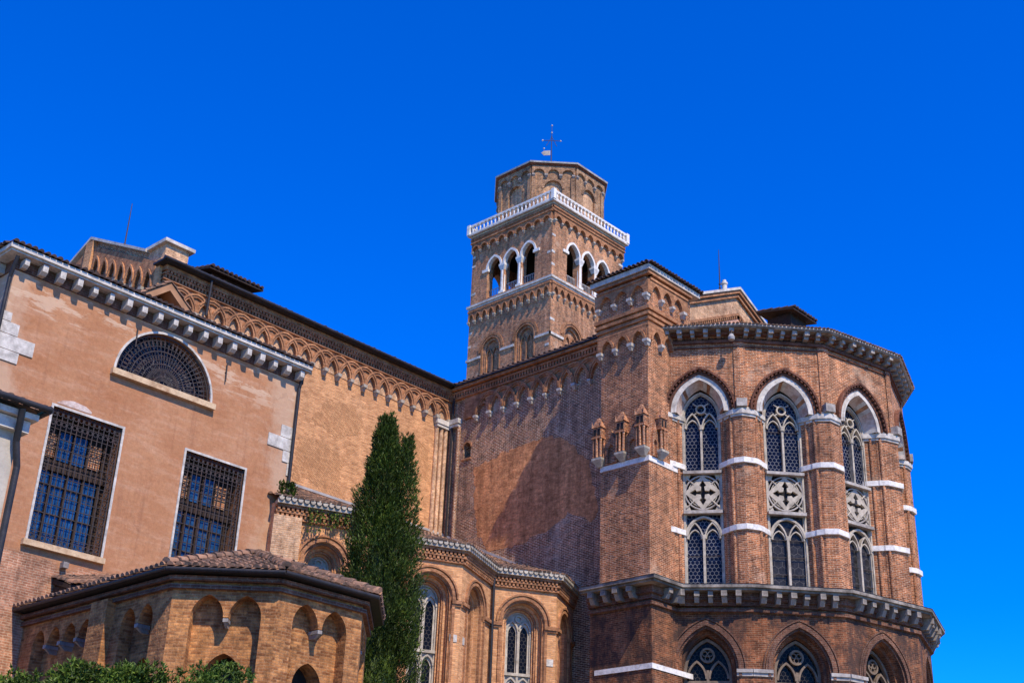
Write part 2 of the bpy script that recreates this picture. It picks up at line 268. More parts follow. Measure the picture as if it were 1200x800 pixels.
# ------------------------------------------------------------------ mesh helpers
class Fr:
    """frame of a wall: u to the right seen from outside, v = height, w = outwards"""
    def __init__(s, a, b):
        s.o = Vector((a[0], a[1], 0)); d = Vector((b[0]-a[0], b[1]-a[1], 0)); s.L = d.length
        s.U = d.normalized(); s.W = s.U.cross(Vector((0, 0, 1)))
    def p(s, u, v, w=0.0): return s.o + s.U*u + Vector((0, 0, v)) + s.W*w
    def rot(s): return math.atan2(s.U.y, s.U.x)
class MB:
    def __init__(s): s.v = []; s.f = []; s.m = []; s.sm = []
    def add(s, vs, fs, m=0, sm=False):
        n = len(s.v); s.v += [tuple(x) for x in vs]
        for f in fs: s.f.append(tuple(n+i for i in f)); s.m.append(m); s.sm.append(sm)
    def quad(s, *p, m=0): s.add(p, [tuple(range(len(p)))], m)
    def hexa(s, b, t, m=0):
        n = len(b); s.add(list(b)+list(t), [tuple(range(n))[::-1], tuple(range(n, 2*n))] + [(i, (i+1) % n, n+(i+1) % n, n+i) for i in range(n)], m)
    def box(s, x0, y0, z0, x1, y1, z1, m=0):
        c = [(x0, y0), (x1, y0), (x1, y1), (x0, y1)]
        s.hexa([(x, y, z0) for x, y in c], [(x, y, z1) for x, y in c], m)
    def fbox(s, F, u0, u1, v0, v1, w0, w1, m=0):
        c = [(u0, w1), (u1, w1), (u1, w0), (u0, w0)]
        s.hexa([F.p(u, v0, q) for u, q in c], [F.p(u, v1, q) for u, q in c], m)
    def plan(s, pts, z0, z1, m=0):
        """vertical prism on a plan polygon (maybe concave)"""
        n = len(pts)
        tri = tessellate_polygon([[Vector((x, y, 0)) for x, y in pts]])
        s.add([(x, y, z0) for x, y in pts] + [(x, y, z1) for x, y in pts],
              [tuple(t) for t in tri] + [tuple(n+i for i in t) for t in tri] + [(i, (i+1) % n, n+(i+1) % n, n+i) for i in range(n)], m)
    def face(s, F, outl, holes=(), w=0.0, m=0):
        loops = [list(outl)] + [list(h) for h in holes]
        tri = tessellate_polygon([[Vector((u, v, 0)) for u, v in l] for l in loops])
        flat = [q for l in loops for q in l]
        s.add([F.p(u, v, w) for u, v in flat], [tuple(t) for t in tri], m)
    def rim(s, F, outl, w0, w1, m=0, closed=True):
        n = len(outl); s.add([F.p(u, v, w0) for u, v in outl] + [F.p(u, v, w1) for u, v in outl],
            [(i, (i+1) % n, n+(i+1) % n, n+i) for i in range(n if closed else n-1)], m)
    def prism(s, F, outl, w0, w1, holes=(), m=0, mrim=None):
        s.face(F, outl, holes, w1, m)
        if w0 != w1:
            s.rim(F, outl, w0, w1, m)
            for h in holes: s.rim(F, h, w0, w1, m if mrim is None else mrim)
            s.face(F, outl, holes, w0, m)
    def strip(s, A, B, m=0, sm=False):
        n = len(A); s.add(list(A)+list(B), [(i, i+1, n+i+1, n+i) for i in range(n-1)], m, sm)
    def ring(s, F, cx, v0, a, h, d0, d1, w0, w1, n=8, leg=0, m=0, skip=0):
        i_, o_ = arc(cx, v0, a, h, d0, n), arc(cx, v0, a, h, d1, n)
        if leg: i_ = [(i_[0][0], v0-leg)] + i_ + [(i_[-1][0], v0-leg)]; o_ = [(o_[0][0], v0-leg)] + o_ + [(o_[-1][0], v0-leg)]
        if skip:
            for k in range(0, len(i_)-1, 2):
                q = [i_[k], o_[k], o_[k+1], i_[k+1]]
                s.hexa([F.p(u, v, w0) for u, v in q], [F.p(u, v, w1) for u, v in q], m)
            return
        P = lambda l, ww: [F.p(u, v, ww) for u, v in l]
        s.strip(P(i_, w1), P(o_, w1), m); s.strip(P(i_, w0), P(i_, w1), m); s.strip(P(o_, w0), P(o_, w1), m)
        for k in (0, -1): s.quad(F.p(*i_[k], w0), F.p(*o_[k], w0), F.p(*o_[k], w1), F.p(*i_[k], w1), m=m)
    def circ(s, F, cx, cv, r0, r1, w0, w1, n=24, m=0):
        A = [(cx+r0*math.cos(2*PI*k/n), cv+r0*math.sin(2*PI*k/n)) for k in range(n+1)]
        B = [(cx+r1*math.cos(2*PI*k/n), cv+r1*math.sin(2*PI*k/n)) for k in range(n+1)]
        P = lambda l, ww: [F.p(u, v, ww) for u, v in l]
        s.strip(P(A, w1), P(B, w1), m); s.strip(P(A, w0), P(A, w1), m); s.strip(P(B, w0), P(B, w1), m)
    def tube(s, p, q, r0, r1=None, n=8, m=0, caps=True):
        p, q = Vector(p), Vector(q); r1 = r0 if r1 is None else r1; d = (q-p).normalized()
        x = d.orthogonal().normalized(); y = d.cross(x)
        A = [p + (x*math.cos(2*PI*k/n) + y*math.sin(2*PI*k/n))*r0 for k in range(n)]
        B = [q + (x*math.cos(2*PI*k/n) + y*math.sin(2*PI*k/n))*r1 for k in range(n)]
        s.add(A+B, [(k, (k+1) % n, n+(k+1) % n, n+k) for k in range(n)], m, n > 6)
        if caps: s.add(A, [tuple(range(n))], m); s.add(B, [tuple(range(n))], m)
    def path(s, pts, r, n=6, m=0):
        for a, b in zip(pts, pts[1:]): s.tube(a, b, r, r, n, m)
    def lathe(s, c, prof, n=12, m=0):
        c = Vector(c); rows = [[c + Vector((r*math.cos(2*PI*k/n), r*math.sin(2*PI*k/n), z)) for k in range(n+1)] for r, z in prof]
        for A, B in zip(rows, rows[1:]): s.strip(A, B, m, True)
    def pieces(s):
        """groups of faces that touch each other (by shared corners, then by overlapping bounds)"""
        par = list(range(len(s.v)))
        def find(i):
            while par[i] != i: par[i] = par[par[i]]; i = par[i]
            return i
        for f in s.f:
            for i in f[1:]: par[find(i)] = find(f[0])
        co = np.array(s.v); grp = {}
        for k, f in enumerate(s.f): grp.setdefault(find(f[0]), []).append(k)
        ks = list(grp)
        if len(ks) < 2 or len(ks) > 420: return None
        vi = [sorted({i for k in grp[q] for i in s.f[k]}) for q in ks]
        lo = np.array([co[v].min(0) for v in vi])-.02; hi = np.array([co[v].max(0) for v in vi])+.02
        p2 = list(range(len(ks)))
        def f2(i):
            while p2[i] != i: p2[i] = p2[p2[i]]; i = p2[i]
            return i
        for i in range(len(ks)):
            for j in np.nonzero(((lo <= hi[i]) & (hi >= lo[i])).all(1))[0]:
                if j > i: p2[f2(int(j))] = f2(i)
        r = {}
        for i, q in enumerate(ks): r.setdefault(f2(i), []).extend(grp[q])
        r = sorted(r.values(), key=len, reverse=True)
        return r if 1 < len(r) <= 60 else None
    def build(s, name, mats, parent=None, loc=None):
        pc = s.pieces() if parent else None
        if not pc: return s.build1(name, mats, parent, loc)
        first = None
        for fl in pc:
            q = MB(); mp = {}
            for k in fl:
                f = []
                for i in s.f[k]:
                    if i not in mp: mp[i] = len(q.v); q.v.append(s.v[i])
                    f.append(mp[i])
                q.f.append(tuple(f)); q.m.append(s.m[k]); q.sm.append(s.sm[k])
            o = q.build1(name, mats, parent, loc); first = first or o
        return first
    def build1(s, name, mats, parent=None, loc=None):
        me = bpy.data.meshes.new(name)
        L = Vector(loc) if loc is not None else (root_loc(parent) if parent else Vector((0, 0, 0)))
        me.from_pydata([tuple(Vector(v)-L) for v in s.v], [], s.f)
        for k in (mats if isinstance(mats, (list, tuple)) else [mats]): me.materials.append(M[k])
        me.polygons.foreach_set('material_index', s.m); me.polygons.foreach_set('use_smooth', s.sm)
        uvl = me.uv_layers.new(name='UVMap')
        co = np.array(s.v, dtype=float); uv = np.zeros((len(me.loops), 2)); me.update()
        for pl in me.polygons:
            nz = pl.normal
            li = range(pl.loop_start, pl.loop_start+pl.loop_total); vi = list(pl.vertices)
            if abs(nz.z) < 0.75:
                tx, ty = -nz.y, nz.x; q = math.hypot(tx, ty) or 1
                if tx + 0.3*ty < 0: tx, ty = -tx, -ty
                u = co[vi, 0]*tx/q + co[vi, 1]*ty/q; v = co[vi, 2]
            else: u = co[vi, 0]; v = co[vi, 1]
            uv[li.start:li.stop, 0] = u; uv[li.start:li.stop, 1] = v
        uvl.data.foreach_set('uv', uv.ravel())
        o = bpy.data.objects.new(name, me); COL.objects.link(o)
        if parent: o.parent = parent
        else: o.location = L
        return o
def root_loc(o):
    while o.parent: o = o.parent
    return Vector(o.location)
def thing(name, label, cat, loc, group=None):
    o = bpy.data.objects.new(name, None); COL.objects.link(o); o.location = loc
    o.empty_display_size = 0.5; tag(o, label, cat, group); return o
def tag(o, label, cat, group=None):
    o['label'] = label; o['category'] = cat
    if group: o['group'] = group
    return o
def inst(src, parent, p, rz):
    """a copy of a part placed at world point p, turned rz"""
    o = src.copy(); COL.objects.link(o); o.parent = parent; o.location = Vector(p)-root_loc(parent); o.rotation_euler = (0, 0, rz); return o
class Rep:
    """a repeated part: first use links the object itself, later uses copy it"""
    def __init__(s, name, mb, mats): s.a = (name, mb, mats); s.o = None; s.par = None
    def put(s, parent, p, rz=0):
        o = s.put_(parent, p, rz); r = random.Random(int(p[0]*977+p[1]*313+p[2]*71)); k = r.uniform(.88, 1.1)
        if s.a[0] != 'baluster': o.scale = (k*r.uniform(.94, 1.08), k, k*r.uniform(.92, 1.06)); o.rotation_euler.z += r.uniform(-.05, .05); o.rotation_euler.y += r.uniform(-.035, .035)
        return o
    def put_(s, parent, p, rz=0):
        if s.o is None:
            s.o = s.a[1].build(s.a[0], s.a[2], None, (0, 0, 0)); s.o.parent = parent
            s.o.location = Vector(p)-root_loc(parent); s.o.rotation_euler = (0, 0, rz); return s.o
        return inst(s.o, parent, p, rz)
def arc(cx, v0, a, h, d=0.0, n=8):
    r = (a*a+h*h)/(2*a); c = r-a            # left arc centre sits at cx-a+r
    t0, t1 = PI, math.acos(max(-1, min(1, -c/(r+d))))
    L = [(cx+c+(r+d)*math.cos(t0+(t1-t0)*k/n), v0+(r+d)*math.sin(t0+(t1-t0)*k/n)) for k in range(n+1)]
    return L + [(2*cx-x, y) for x, y in L[-2::-1]]
def opening(cx, vb, v0, a, h, d=0.0, n=8):
    A = arc(cx, v0, a, h, d, n); return [(A[0][0], vb)] + A + [(A[-1][0], vb)]
def reveal(mb, F, cx, vb, v0, base_a, base_h, steps, n=8, m=0, frac=None):
    """loft between successive opening profiles: steps = [(d, w), ...]"""
    pr = [([F.p(u, v, w) for u, v in opening(cx, vb, v0, base_a, base_h, d, n)]) for d, w in steps]
    for A, B in zip(pr, pr[1:]): mb.strip(A, B, m)
def offset(pts, d):
    """offset an open plan polyline outwards (to the right-hand side seen walking backwards: towards W)"""
    P = [Vector((x, y)) for x, y in pts]; N = []
    for a, b in zip(P, P[1:]):
        t = (b-a).normalized(); N.append(Vector((t.y, -t.x)))
    o = [P[0]+N[0]*d]
    for i in range(1, len(P)-1):
        s = (N[i-1]+N[i]); s = s/(s.length_squared)*2; o.append(P[i]+s*d)
    o.append(P[-1]+N[-1]*d); return [tuple(q) for q in o]
def band(mb, pts, d0, d1, z0, z1, m=0):
    """course of masonry following an open plan polyline, from offset d0 to d1"""
    A, B = offset(pts, d0), offset(pts, d1)
    for i in range(len(A)-1):
        c = [B[i], B[i+1], A[i+1], A[i]]
        mb.hexa([(x, y, z0) for x, y in c], [(x, y, z1) for x, y in c], m)
def along(pts, step, start=0.0):
    """points every step along an open polyline, with the frame of their segment"""
    r = []
    for a, b in zip(pts, pts[1:]):
        F = Fr(a, b); n = max(1, round((F.L-start*2)/step))
        for k in range(n): r.append((F, start+(F.L-2*start)*(k+0.5)/n))
    return r
def tiles(mb, e0, e1, r1, r0, m=0, pitch=0.21, tl=0.40, rad=0.085, base=True, mbase=0):
    """clay pantile field on a convex roof face: eave e0->e1, ridge r1<-r0"""
    e0, e1, r1, r0 = map(Vector, (e0, e1, r1, r0))
    U = (e1-e0).normalized(); Nn = U.cross((r0+r1)/2-e0).normalized()
    if Nn.z < 0: Nn = -Nn
    Sd = Nn.cross(U)
    if Sd.z < 0: Sd = -Sd
    if base: mb.quad(e0, e1, r1, r0, m=mbase)
    P = [((q-e0).dot(U), (q-e0).dot(Sd)) for q in (e0, e1, r1, r0)]
    x0, x1 = min(p[0] for p in P), max(p[0] for p in P); n = int((x1-x0)/pitch)
    for k in range(n+1):
        x = x0+(x1-x0)*(k+0.5)/(n+1); ys = []
        for (ax, ay), (bx, by) in zip(P, P[1:]+P[:1]):
            if (ax-x)*(bx-x) < 0: ys.append(ay+(by-ay)*(x-ax)/(bx-ax))
        if len(ys) < 2: continue
        y, y1 = min(ys)-0.05, max(ys)
        if y1-y < 0.12: continue
        while y < y1-0.05:
            yy = min(y+tl, y1); jx = random.uniform(-.012, .012); jr = random.uniform(.92, 1.08); jz = random.uniform(0, .015)
            A, B = [], []
            for q in range(6):
                t = PI*q/5
                A.append(e0+U*(x+jx+rad*jr*math.cos(t))+Sd*y+Nn*(rad*jr*math.sin(t)+0.03+jz))
                B.append(e0+U*(x+jx+rad*.78*math.cos(t))+Sd*(yy+.03)+Nn*(rad*.78*math.sin(t)+0.005))
            mb.strip(A, B, m, True); mb.add(A, [tuple(range(6))], m)
            y += tl
def glazing(F, outl, w, name, mat, parent):
    mb = MB(); mb.face(F, outl, (), w); return mb.build(name, mat, parent)

# shared small parts (local frame: x along the wall, -y outwards, z up)
def corbel_mb(wd=0.22, dp=0.2, h=0.26, low=0.45):
    mb = MB()
    mb.box(-wd/2, -dp, 0, wd/2, 0.02, h*0.45)
    t = [(-wd/2+.02, -dp+.02), (wd/2-.02, -dp+.02), (wd/2-.02, .02), (-wd/2+.02, .02)]
    b = [(-wd/2*low, -dp*low), (wd/2*low, -dp*low), (wd/2*low, .02), (-wd/2*low, .02)]
    mb.hexa([(x, y, -h*0.55) for x, y in b], [(x, y, 0) for x, y in t]); return mb
def arcade(mb, F, us, v0, a, h, d, w, m=0, n=6):
    """interlaced arches springing from corbels at us; neighbours step 4 mm so that crossings never share a plane"""
    for i in range(len(us)):
        ww = w + (i % 3)*0.006
        mb.ring(F, us[i], v0, a, h, -d, 0.0, 0.0, ww, n, m=m)
        mb.ring(F, us[i], v0, a, h, -d*0.35, d*0.25, 0.0, ww+0.035, n, m=m)

def ragged(pts, step=.16, amp=.06, seed=1):
    r = random.Random(seed); o = []
    for (x0, y0), (x1, y1) in zip(pts, pts[1:]+pts[:1]):
        n = max(1, int(math.hypot(x1-x0, y1-y0)/step))
        for k in range(n):
            x, y = x0+(x1-x0)*k/n+r.uniform(-amp, amp), y0+(y1-y0)*k/n+r.uniform(-amp, amp)
            o.append((x, y))
    return o
def slab(mb, F, cs, a, h, v0, vt, u0, u1, w, m=0, n=6):
    """projecting course whose lower edge is a row of arches"""
    o = [(u0, v0)]
    for c in cs: o += arc(c, v0, a, h, 0, n)
    mb.prism(F, o+[(u1, v0), (u1, vt), (u0, vt)], 0.0, w, m=m)

# ------------------------------------------------------------------ ground
gb = MB(); gb.quad((-1500, -1500, 0), (1500, -1500, 0), (1500, 1500, 0), (-1500, 1500, 0))
go = gb.build('ground', 'ground'); go['kind'] = 'structure'

# ------------------------------------------------------------------ transept
XF, YT = 22.7, 40.1
tr = thing('transept', 'long tan brick transept of the church with interlaced arch frieze under a dark eave', 'church wing', (30, 40, 0))
FT = Fr((XF, YT), (38.17, YT))
mb = MB(); mb.face(FT, [(0, 0), (46, 0), (46, 25.0), (0, 25.0)]); mb.face(Fr((68.7, 51.7), (XF, 51.7)), [(0, 0), (46, 0), (46, 25), (0, 25)])
mb.face(Fr((68.7, YT), (68.7, 51.7)), [(0, 0), (11.6, 0), (11.6, 25), (5.8, 27.8), (0, 25)])
mb.build('wall', 'tan', tr)
# frieze
mb = MB()
mb.face(FT, ragged([(7.6, 21.2), (8.5, 22.3), (9.7, 22.5), (10.5, 21.9), (10.2, 21.3), (9.1, 20.9)], .14, .10), (), .006)
mb.face(FT, ragged([(7.1, 18.6), (7.2, 20.3), (8.4, 20.5), (9.6, 20.0), (9.4, 18.9), (10.0, 18.2), (9.1, 17.9), (8.2, 18.7)], .14, .10), (), .006)
mb.face(FT, ragged([(12.9, 21.3), (13.4, 22.2), (14.3, 22.0), (14.4, 20.4), (13.6, 20.6)], .14, .10), (), .006)
mb.build('rough_patch', 'rough', tr)
sp = 0.7185; us = [k*sp+0.16 for k in range(22) if k*sp+0.16 < 15.4]
mb = MB(); slab(mb, FT, [(a+b)/2 for a, b in zip(us, us[1:])], sp/2-.05, .66, 23.52, 24.42, .05, 15.45, .11)
arcade(mb, FT, us[1:-1], 23.55, sp, 0.80, 0.13, 0.17)
mb.ring(FT, us[0]+sp/2, 23.52, sp/2, .5, -.1, 0, 0, .09, 6); mb.ring(FT, us[-1]-sp/2, 23.52, sp/2, .5, -.1, 0, 0, .09, 6)
mb.build('arch_frieze', 'mould', tr)
mb = MB(); mb.fbox(FT, 0.0, 15.47, 23.5, 24.32, 0.003, 0.02); mb.build('frieze_field', 'field', tr)
mb = MB()
mb.fbox(FT, 0, 15.47, 24.425, 24.49, 0, .2); mb.fbox(FT, 0, 15.47, 24.62, 24.68, 0, .24); mb.fbox(FT, 0, 15.47, 24.78, 24.98, 0, .3)
u = 0.05
while u < 15.4: mb.fbox(FT, u, u+.075, 24.49, 24.62, 0, .22); mb.fbox(FT, u+.03, u+.12, 24.68, 24.78, 0, .28); u += .15
mb.build('eave_cornice', 'mould', tr)
corb_s = Rep('corbel', corbel_mb(.19, .24, .30), 'tracery')
for u in us: corb_s.put(tr, FT.p(u, 23.42), FT.rot())
mb = MB()
mb.fbox(FT, -.3, 16.1, 24.985, 25.06, -0.2, .55); mb.tube(FT.p(-.3, 25.08, .58), FT.p(16.0, 25.08, .58), .075)
mb.build('gutter', 'gutter', tr)
mb = MB()
ridge = (27.95, 45.9)
for s in (0, 1):
    y0, y1 = (YT-.5, 45.9) if s == 0 else (52.2, 45.9)
    tiles(mb, (XF+.5, y0, 25.08), (69, y0, 25.08), (69, y1, 27.9), (XF+.5, y1, 27.9), tl=1.2, pitch=.3, rad=.09)
mb.build('roof', 'darktile', tr)
# clustered pilaster in the corner by the choir, with white capitals
mb = MB()
for u in (14.66, 14.93, 15.2): mb.tube(FT.p(u, 17.5, .06), FT.p(u, 23.2, .06), .10, n=10)
mb.build('corner_shafts', 'field', tr)
mb = MB(); mb.fbox(FT, 14.5, 15.36, 23.2, 23.42, 0, .24); mb.fbox(FT, 14.55, 15.3, 23.06, 23.2, 0, .2); mb.fbox(FT, 14.5, 15.36, 17.9, 18.15, 0, .22)
mb.build('capital', 'white', tr)
mb = MB(); mb.path([FT.p(15.33, 25.0, .5), FT.p(15.33, 24.3, .32), FT.p(15.33, 18.1, .32), FT.p(15.2, 17.6, .5)], .06); mb.build('downpipe', 'gutter', tr)
mb = MB(); mb.path([FT.p(1.9, 25.0, .5), FT.p(1.9, 23.5, .45)], .055); mb.build('downpipe', 'gutter', tr)
# gabled end wall
FE = Fr((XF, 51.8), (XF, YT))
L = FE.L; pk = L-5.76
gab = [(0, 0), (L, 0), (L, 25.2), (L-1.2, 25.95), (pk, 28.15), (1.2, 25.95), (0, 25.2)]
mb = MB(); mb.prism(FE, gab, -.6, 0); mb.build('gable_wall', 'dark', tr)
mb = MB()
for sgn in (1, -1):
    for k in range(7):
        uu = pk+sgn*(0.75+k*.72); vv = 26.62-(0.75+k*.72)*.482
        mb.ring(FE, uu, vv, .28, .75, 0, .08, 0, .2, 6); mb.prism(FE, [(uu-.36, vv), *arc(uu, vv, .28, .75, 0, 6), (uu+.36, vv), (uu+.36, vv+1.25-sgn*.174), (uu-.36, vv+1.25+sgn*.174)], 0, .14)
mb.build('gable_arches', 'mould', tr)
for sgn in (1, -1):
    for k in range(8): corb_s.put(tr, FE.p(pk+sgn*(.39+k*.72), 26.5-(.39+k*.72)*.482), FE.rot())
mb = MB(); mb.fbox(FE, pk-.28, pk+.28, 20, 28.0, 0, .22); mb.fbox(FE, L-.5, L+.02, 18, 25.3, 0, .12); mb.build('gable_pilaster', 'tan', tr)
mb = MB()
for a, b in (((pk, 28.15), (L-1.1, 25.92)), ((1.1, 25.92), (pk, 28.15))):
    mb.hexa([FE.p(a[0], a[1], -.7), FE.p(b[0], b[1], -.7), FE.p(b[0], b[1], .22), FE.p(a[0], a[1], .22)],
            [FE.p(a[0], a[1]+.12, -.7), FE.p(b[0], b[1]+.12, -.7), FE.p(b[0], b[1]+.12, .22), FE.p(a[0], a[1]+.12, .22)])
mb.build('gable_coping', 'white', tr)
mb = MB(); mb.box(XF-.02, YT-.05, 24.9, XF+1.0, YT+1.1, 25.98); mb.build('corner_block', 'field', tr)
mb = MB(); mb.box(XF-.16, YT-.2, 25.98, XF+1.18, YT+1.2, 26.12); mb.build('corner_coping', 'white', tr)
mb = MB(); cb = FE
mb.box(XF-.01, YT+.0, 24.2, XF+.6, YT+.06, 24.9); mb.build('corner_return', 'mould', tr)

# rooftop dormer on the transept
def cap_roof(name, label, cx, cy, z0, z1, ex, ey, slope_y, rot=0):
    t = thing(name, label, 'roof dormer', (cx, cy, z0-.6))
    mb = MB(); mb.box(cx-ex+.35, cy-ey+.35, z0-1.6, cx+ex-.35, cy+ey-.35, z0+.05); mb.build('dormer_wall', 'wood', t)
    mb = MB(); c = [(cx-ex, cy-ey), (cx+ex, cy-ey), (cx+ex, cy+ey), (cx-ex, cy+ey)]
    zz = [z0, z0, z0+slope_y, z0+slope_y]
    mb.hexa([(x, y, z) for (x, y), z in zip(c, zz)], [(x, y, z+.09) for (x, y), z in zip(c, zz)]); mb.build('eave_board', 'wood', t)
    mb = MB(); tiles(mb, (*c[0], zz[0]+.09), (*c[1], zz[1]+.09), (*c[2], zz[2]+.09), (*c[3], zz[3]+.09), rad=.10, pitch=.24); mb.build('tile_cover', 'darktile', t)
    return t
cap_roof('roof_dormer', 'dark tiled dormer rising above the transept roof next to its pale corner block', 27.05, 42.6, 26.72, 27.1, 1.35, .95, .45)

# ------------------------------------------------------------------ choir: chancel, buttress and apse
ch = thing('choir_apse', 'tall red brick choir with many-sided apse, white banded piers and Gothic tracery windows', 'church apse', (45.5, 29, 0))
XC = 38.17
FC = Fr((XC, YT), (XC, 29.4))
mb = MB()
hw = opening(1.22, 21.55, 22.05, .22, .24)
mb.face(FC, [(0, 0), (FC.L, 0), (FC.L, 25.1), (0, 25.1)], [hw]); mb.rim(FC, hw, -.4, 0); mb.face(FC, hw, (), -.4)
mb.face(Fr((52.83, 29.4), (52.83, YT)), [(0, 0), (FC.L, 0), (FC.L, 25.1), (0, 25.1)])
mb.build('chancel_wall', 'dark', ch)
mb = MB(); mb.ring(FC, 1.22, 22.05, .22, .24, 0, .08, -.02, .03); mb.fbox(FC, .95, 1.5, 21.47, 21.55, -.1, .06); mb.build('small_window', 'mould', ch)
mb = MB()
mb.face(FC, ragged([(1.73, 21.0), (3.44, 21.32), (5.0, 21.47), (5.87, 21.49), (6.6, 21.25), (7.2, 20.84), (8.2, 19.88), (8.7, 17.65), (8.4, 17.3), (7.2, 17.9), (6.0, 17.35), (4.15, 17.06), (2.78, 17.1), (2.2, 17.9), (1.87, 18.96)], .2, .09), (), .006)
mb.build('brick_infill_or_reflection', 'infill', ch)
sp2 = .8125; us2 = [1.76+k*sp2 for k in range(10)]
mb = MB(); slab(mb, FC, [(a+b)/2 for a, b in zip(us2, us2[1:])], sp2/2-.06, .74, 23.42, 24.46, 1.0, us2[-1]+.1, .09)
arcade(mb, FC, us2[1:], 23.45, sp2, .92, .12, .14); mb.ring(FC, us2[0]+sp2/2, 23.42, sp2/2, .6, -.1, 0, 0, .085, 6)
mb.fbox(FC, 0, 10.7, 24.465, 24.55, 0, .17); mb.fbox(FC, 0, 10.7, 24.72, 24.8, 0, .22); mb.fbox(FC, 0, 10.7, 24.86, 24.98, 0, .34)
u = .05
while u < 10.6: mb.fbox(FC, u, u+.08, 24.55, 24.72, 0, .2); u += .16
mb.build('arch_frieze', 'mould', ch)
corb_w = Rep('corbel', corbel_mb(.20, .20, .25), 'white')
for u in us2[:-1]: corb_w.put(ch, FC.p(u, 23.3), FC.rot())
mb = MB(); mb.fbox(FC, .1, .8, 23.28, 23.5, 0, .26); mb.fbox(FC, .15, .75, 23.14, 23.28, 0, .2); mb.build('capital', 'white', ch)
mb = MB()
for u in (.22, .68): mb.tube(FC.p(u, 17.8, .05), FC.p(u, 23.14, .05), .09, n=10)
mb.build('corner_shafts', 'dark', ch)
mb = MB(); mb.fbox(FC, -.0, 10.7, 24.985, 25.05, -.2, .42); mb.build('eave_edge', 'gutter', ch)
mb = MB()
tiles(mb, (XC-.4, YT, 25.06), (XC-.4, 29.4, 25.06), (45.5, 29.4, 28.6), (45.5, YT+4, 28.6), tl=1.2, pitch=.3, rad=.07)
tiles(mb, (53.2, 29.4, 25.06), (53.2, YT, 25.06), (45.5, YT+4, 28.6), (45.5, 29.4, 28.6), tl=1.2, pitch=.3, rad=.10)
mb.build('chancel_roof', 'darktile', ch)
# gable over the apse
FG = Fr((XC, 29.4), (52.83, 29.4)); gc = FG.L/2
mb = MB(); mb.prism(FG, [(0, 14), (FG.L, 14), (FG.L, 26.15), (gc, 29.72), (0, 26.15)], -.7, 0)
mb.build('chancel_gable', 'field', ch)
mb = MB()
def rake(mb, d0, d1, w0, w1, u0=0.0):
    k = (29.72-26.15)/gc
    for s in (1, -1):
        q = [(gc-s*(gc-u0), 26.15+k*u0-d1), (gc, 29.72-d1), (gc, 29.72-d0), (gc-s*(gc-u0), 26.15+k*u0-d0)]
        mb.hexa([FG.p(u, v, w0) for u, v in q], [FG.p(u, v, w1) for u, v in q])
rake(mb, .02, .17, 0, .2); rake(mb, .22, .36, 0, .12); rake(mb, 1.15, 1.28, 0, .09)
k = (29.72-26.15)/gc
for s in (1, -1):
    for i in range(46):
        d = i*.16; mb.fbox(FG, gc+s*d-.04, gc+s*d+.04, 29.72-d*k-1.42, 29.72-d*k-1.27, 0, .08)
mb.build('gable_mouldings', 'mould', ch)
mb = MB(); mb.prism(FG, [(0.2, 22), (FG.L-.2, 22), (FG.L-.2, 24.8), (gc, 28.28), (.2, 24.8)], 0.004, 0.03); mb.build('gable_plaster', 'pink', ch)
mb = MB(); rake(mb, -.13, -.0, -.8, .26); mb.build('gable_coping', 'white', ch)

# buttress with its upper storey
BX, BY, BW = 36.67, 27.77, 2.29
bpl = [(BX, BY+BW), (BX, BY), (BX+2.3, BY)]          # plan polyline, left face then right face
FBL, FBR = Fr(bpl[0], bpl[1]), Fr(bpl[1], bpl[2])
mb = MB(); mb.plan([(BX, BY), (BX+2.3, BY), (BX+3.0, BY+BW), (BX, BY+BW)], 0, 24.0)
mb.build('buttress', 'brick', ch)
mb = MB(); o = .07
mb.box(BX-o, BY-o, 24.88, BX+2.75, BY+BW+o, 26.36); mb.build('buttress_head', 'brick', ch)
mb = MB()
for d, z0, z1 in ((.08, 23.98, 24.06), (.13, 24.06, 24.2), (.08, 24.2, 24.3), (.16, 24.3, 24.42), (.1, 24.42, 24.5), (.2, 24.5, 24.62), (.13, 24.62, 24.72), (.22, 24.72, 24.87)):
    mb.box(BX-d, BY-d, z0, BX+2.7, BY+BW+d, z1)
for F, n in ((FBL, 3), (FBR, 2)):
    a = .385 if F is FBL else .36
    c0 = .0 if F is FBL else 0.02
    for k in range(n):
        c = c0+a+2*a*k
        mb.ring(F, c, 23.46, a-.06, .5, -.05, 0.05, 0, .17+.004*k, 6)
    slab(mb, F, [c0+a+2*a*k for k in range(n)], a-.09, .46, 23.45, 24.05, c0-.1 if F is FBL else -.1, c0+2*a*n+(.0 if F is FBL else .02), .125)
mb.build('buttress_mouldings', 'mould', ch)
mb = MB()
for F, n in ((FBL, 3), (FBR, 3)):
    o_ = .07; a = (BW+.1)/6 if F is FBL else .36
    for k in range(n):
        c = a+2*a*k-.03
    slab(mb, F, [a+2*a*k-.03 for k in range(n)], a-.08, .46, 25.4, 26.0, -.2 if F is FBL else -.2, F.L+(.2 if F is FBL else .1), .21+(.004 if F is FBL else 0))
    mb.fbox(F, -.1, F.L+.1, 26.0, 26.1, .0, .25); mb.fbox(F, -.1, F.L+.3, 26.2, 26.3, .0, .3)
mb.build('head_arches', 'mould', ch)
for k in range(4): corb_w.put(ch, FBL.p(.02+.76*k, 23.35), FBL.rot()); corb_w.put(ch, FBL.p(-.03+.795*k, 25.28, .07), FBL.rot())
corb_w.put(ch, FBR.p(.73, 23.35), FBR.rot())
for k in range(1, 4): corb_w.put(ch, FBR.p(-.02+.72*k, 25.28, .07), FBR.rot())
mb = MB(); o = .34; mb.box(BX-o, BY-o, 26.37, BX+2.75+o, BY+BW+o, 26.58); mb.build('head_cornice', 'white', ch)
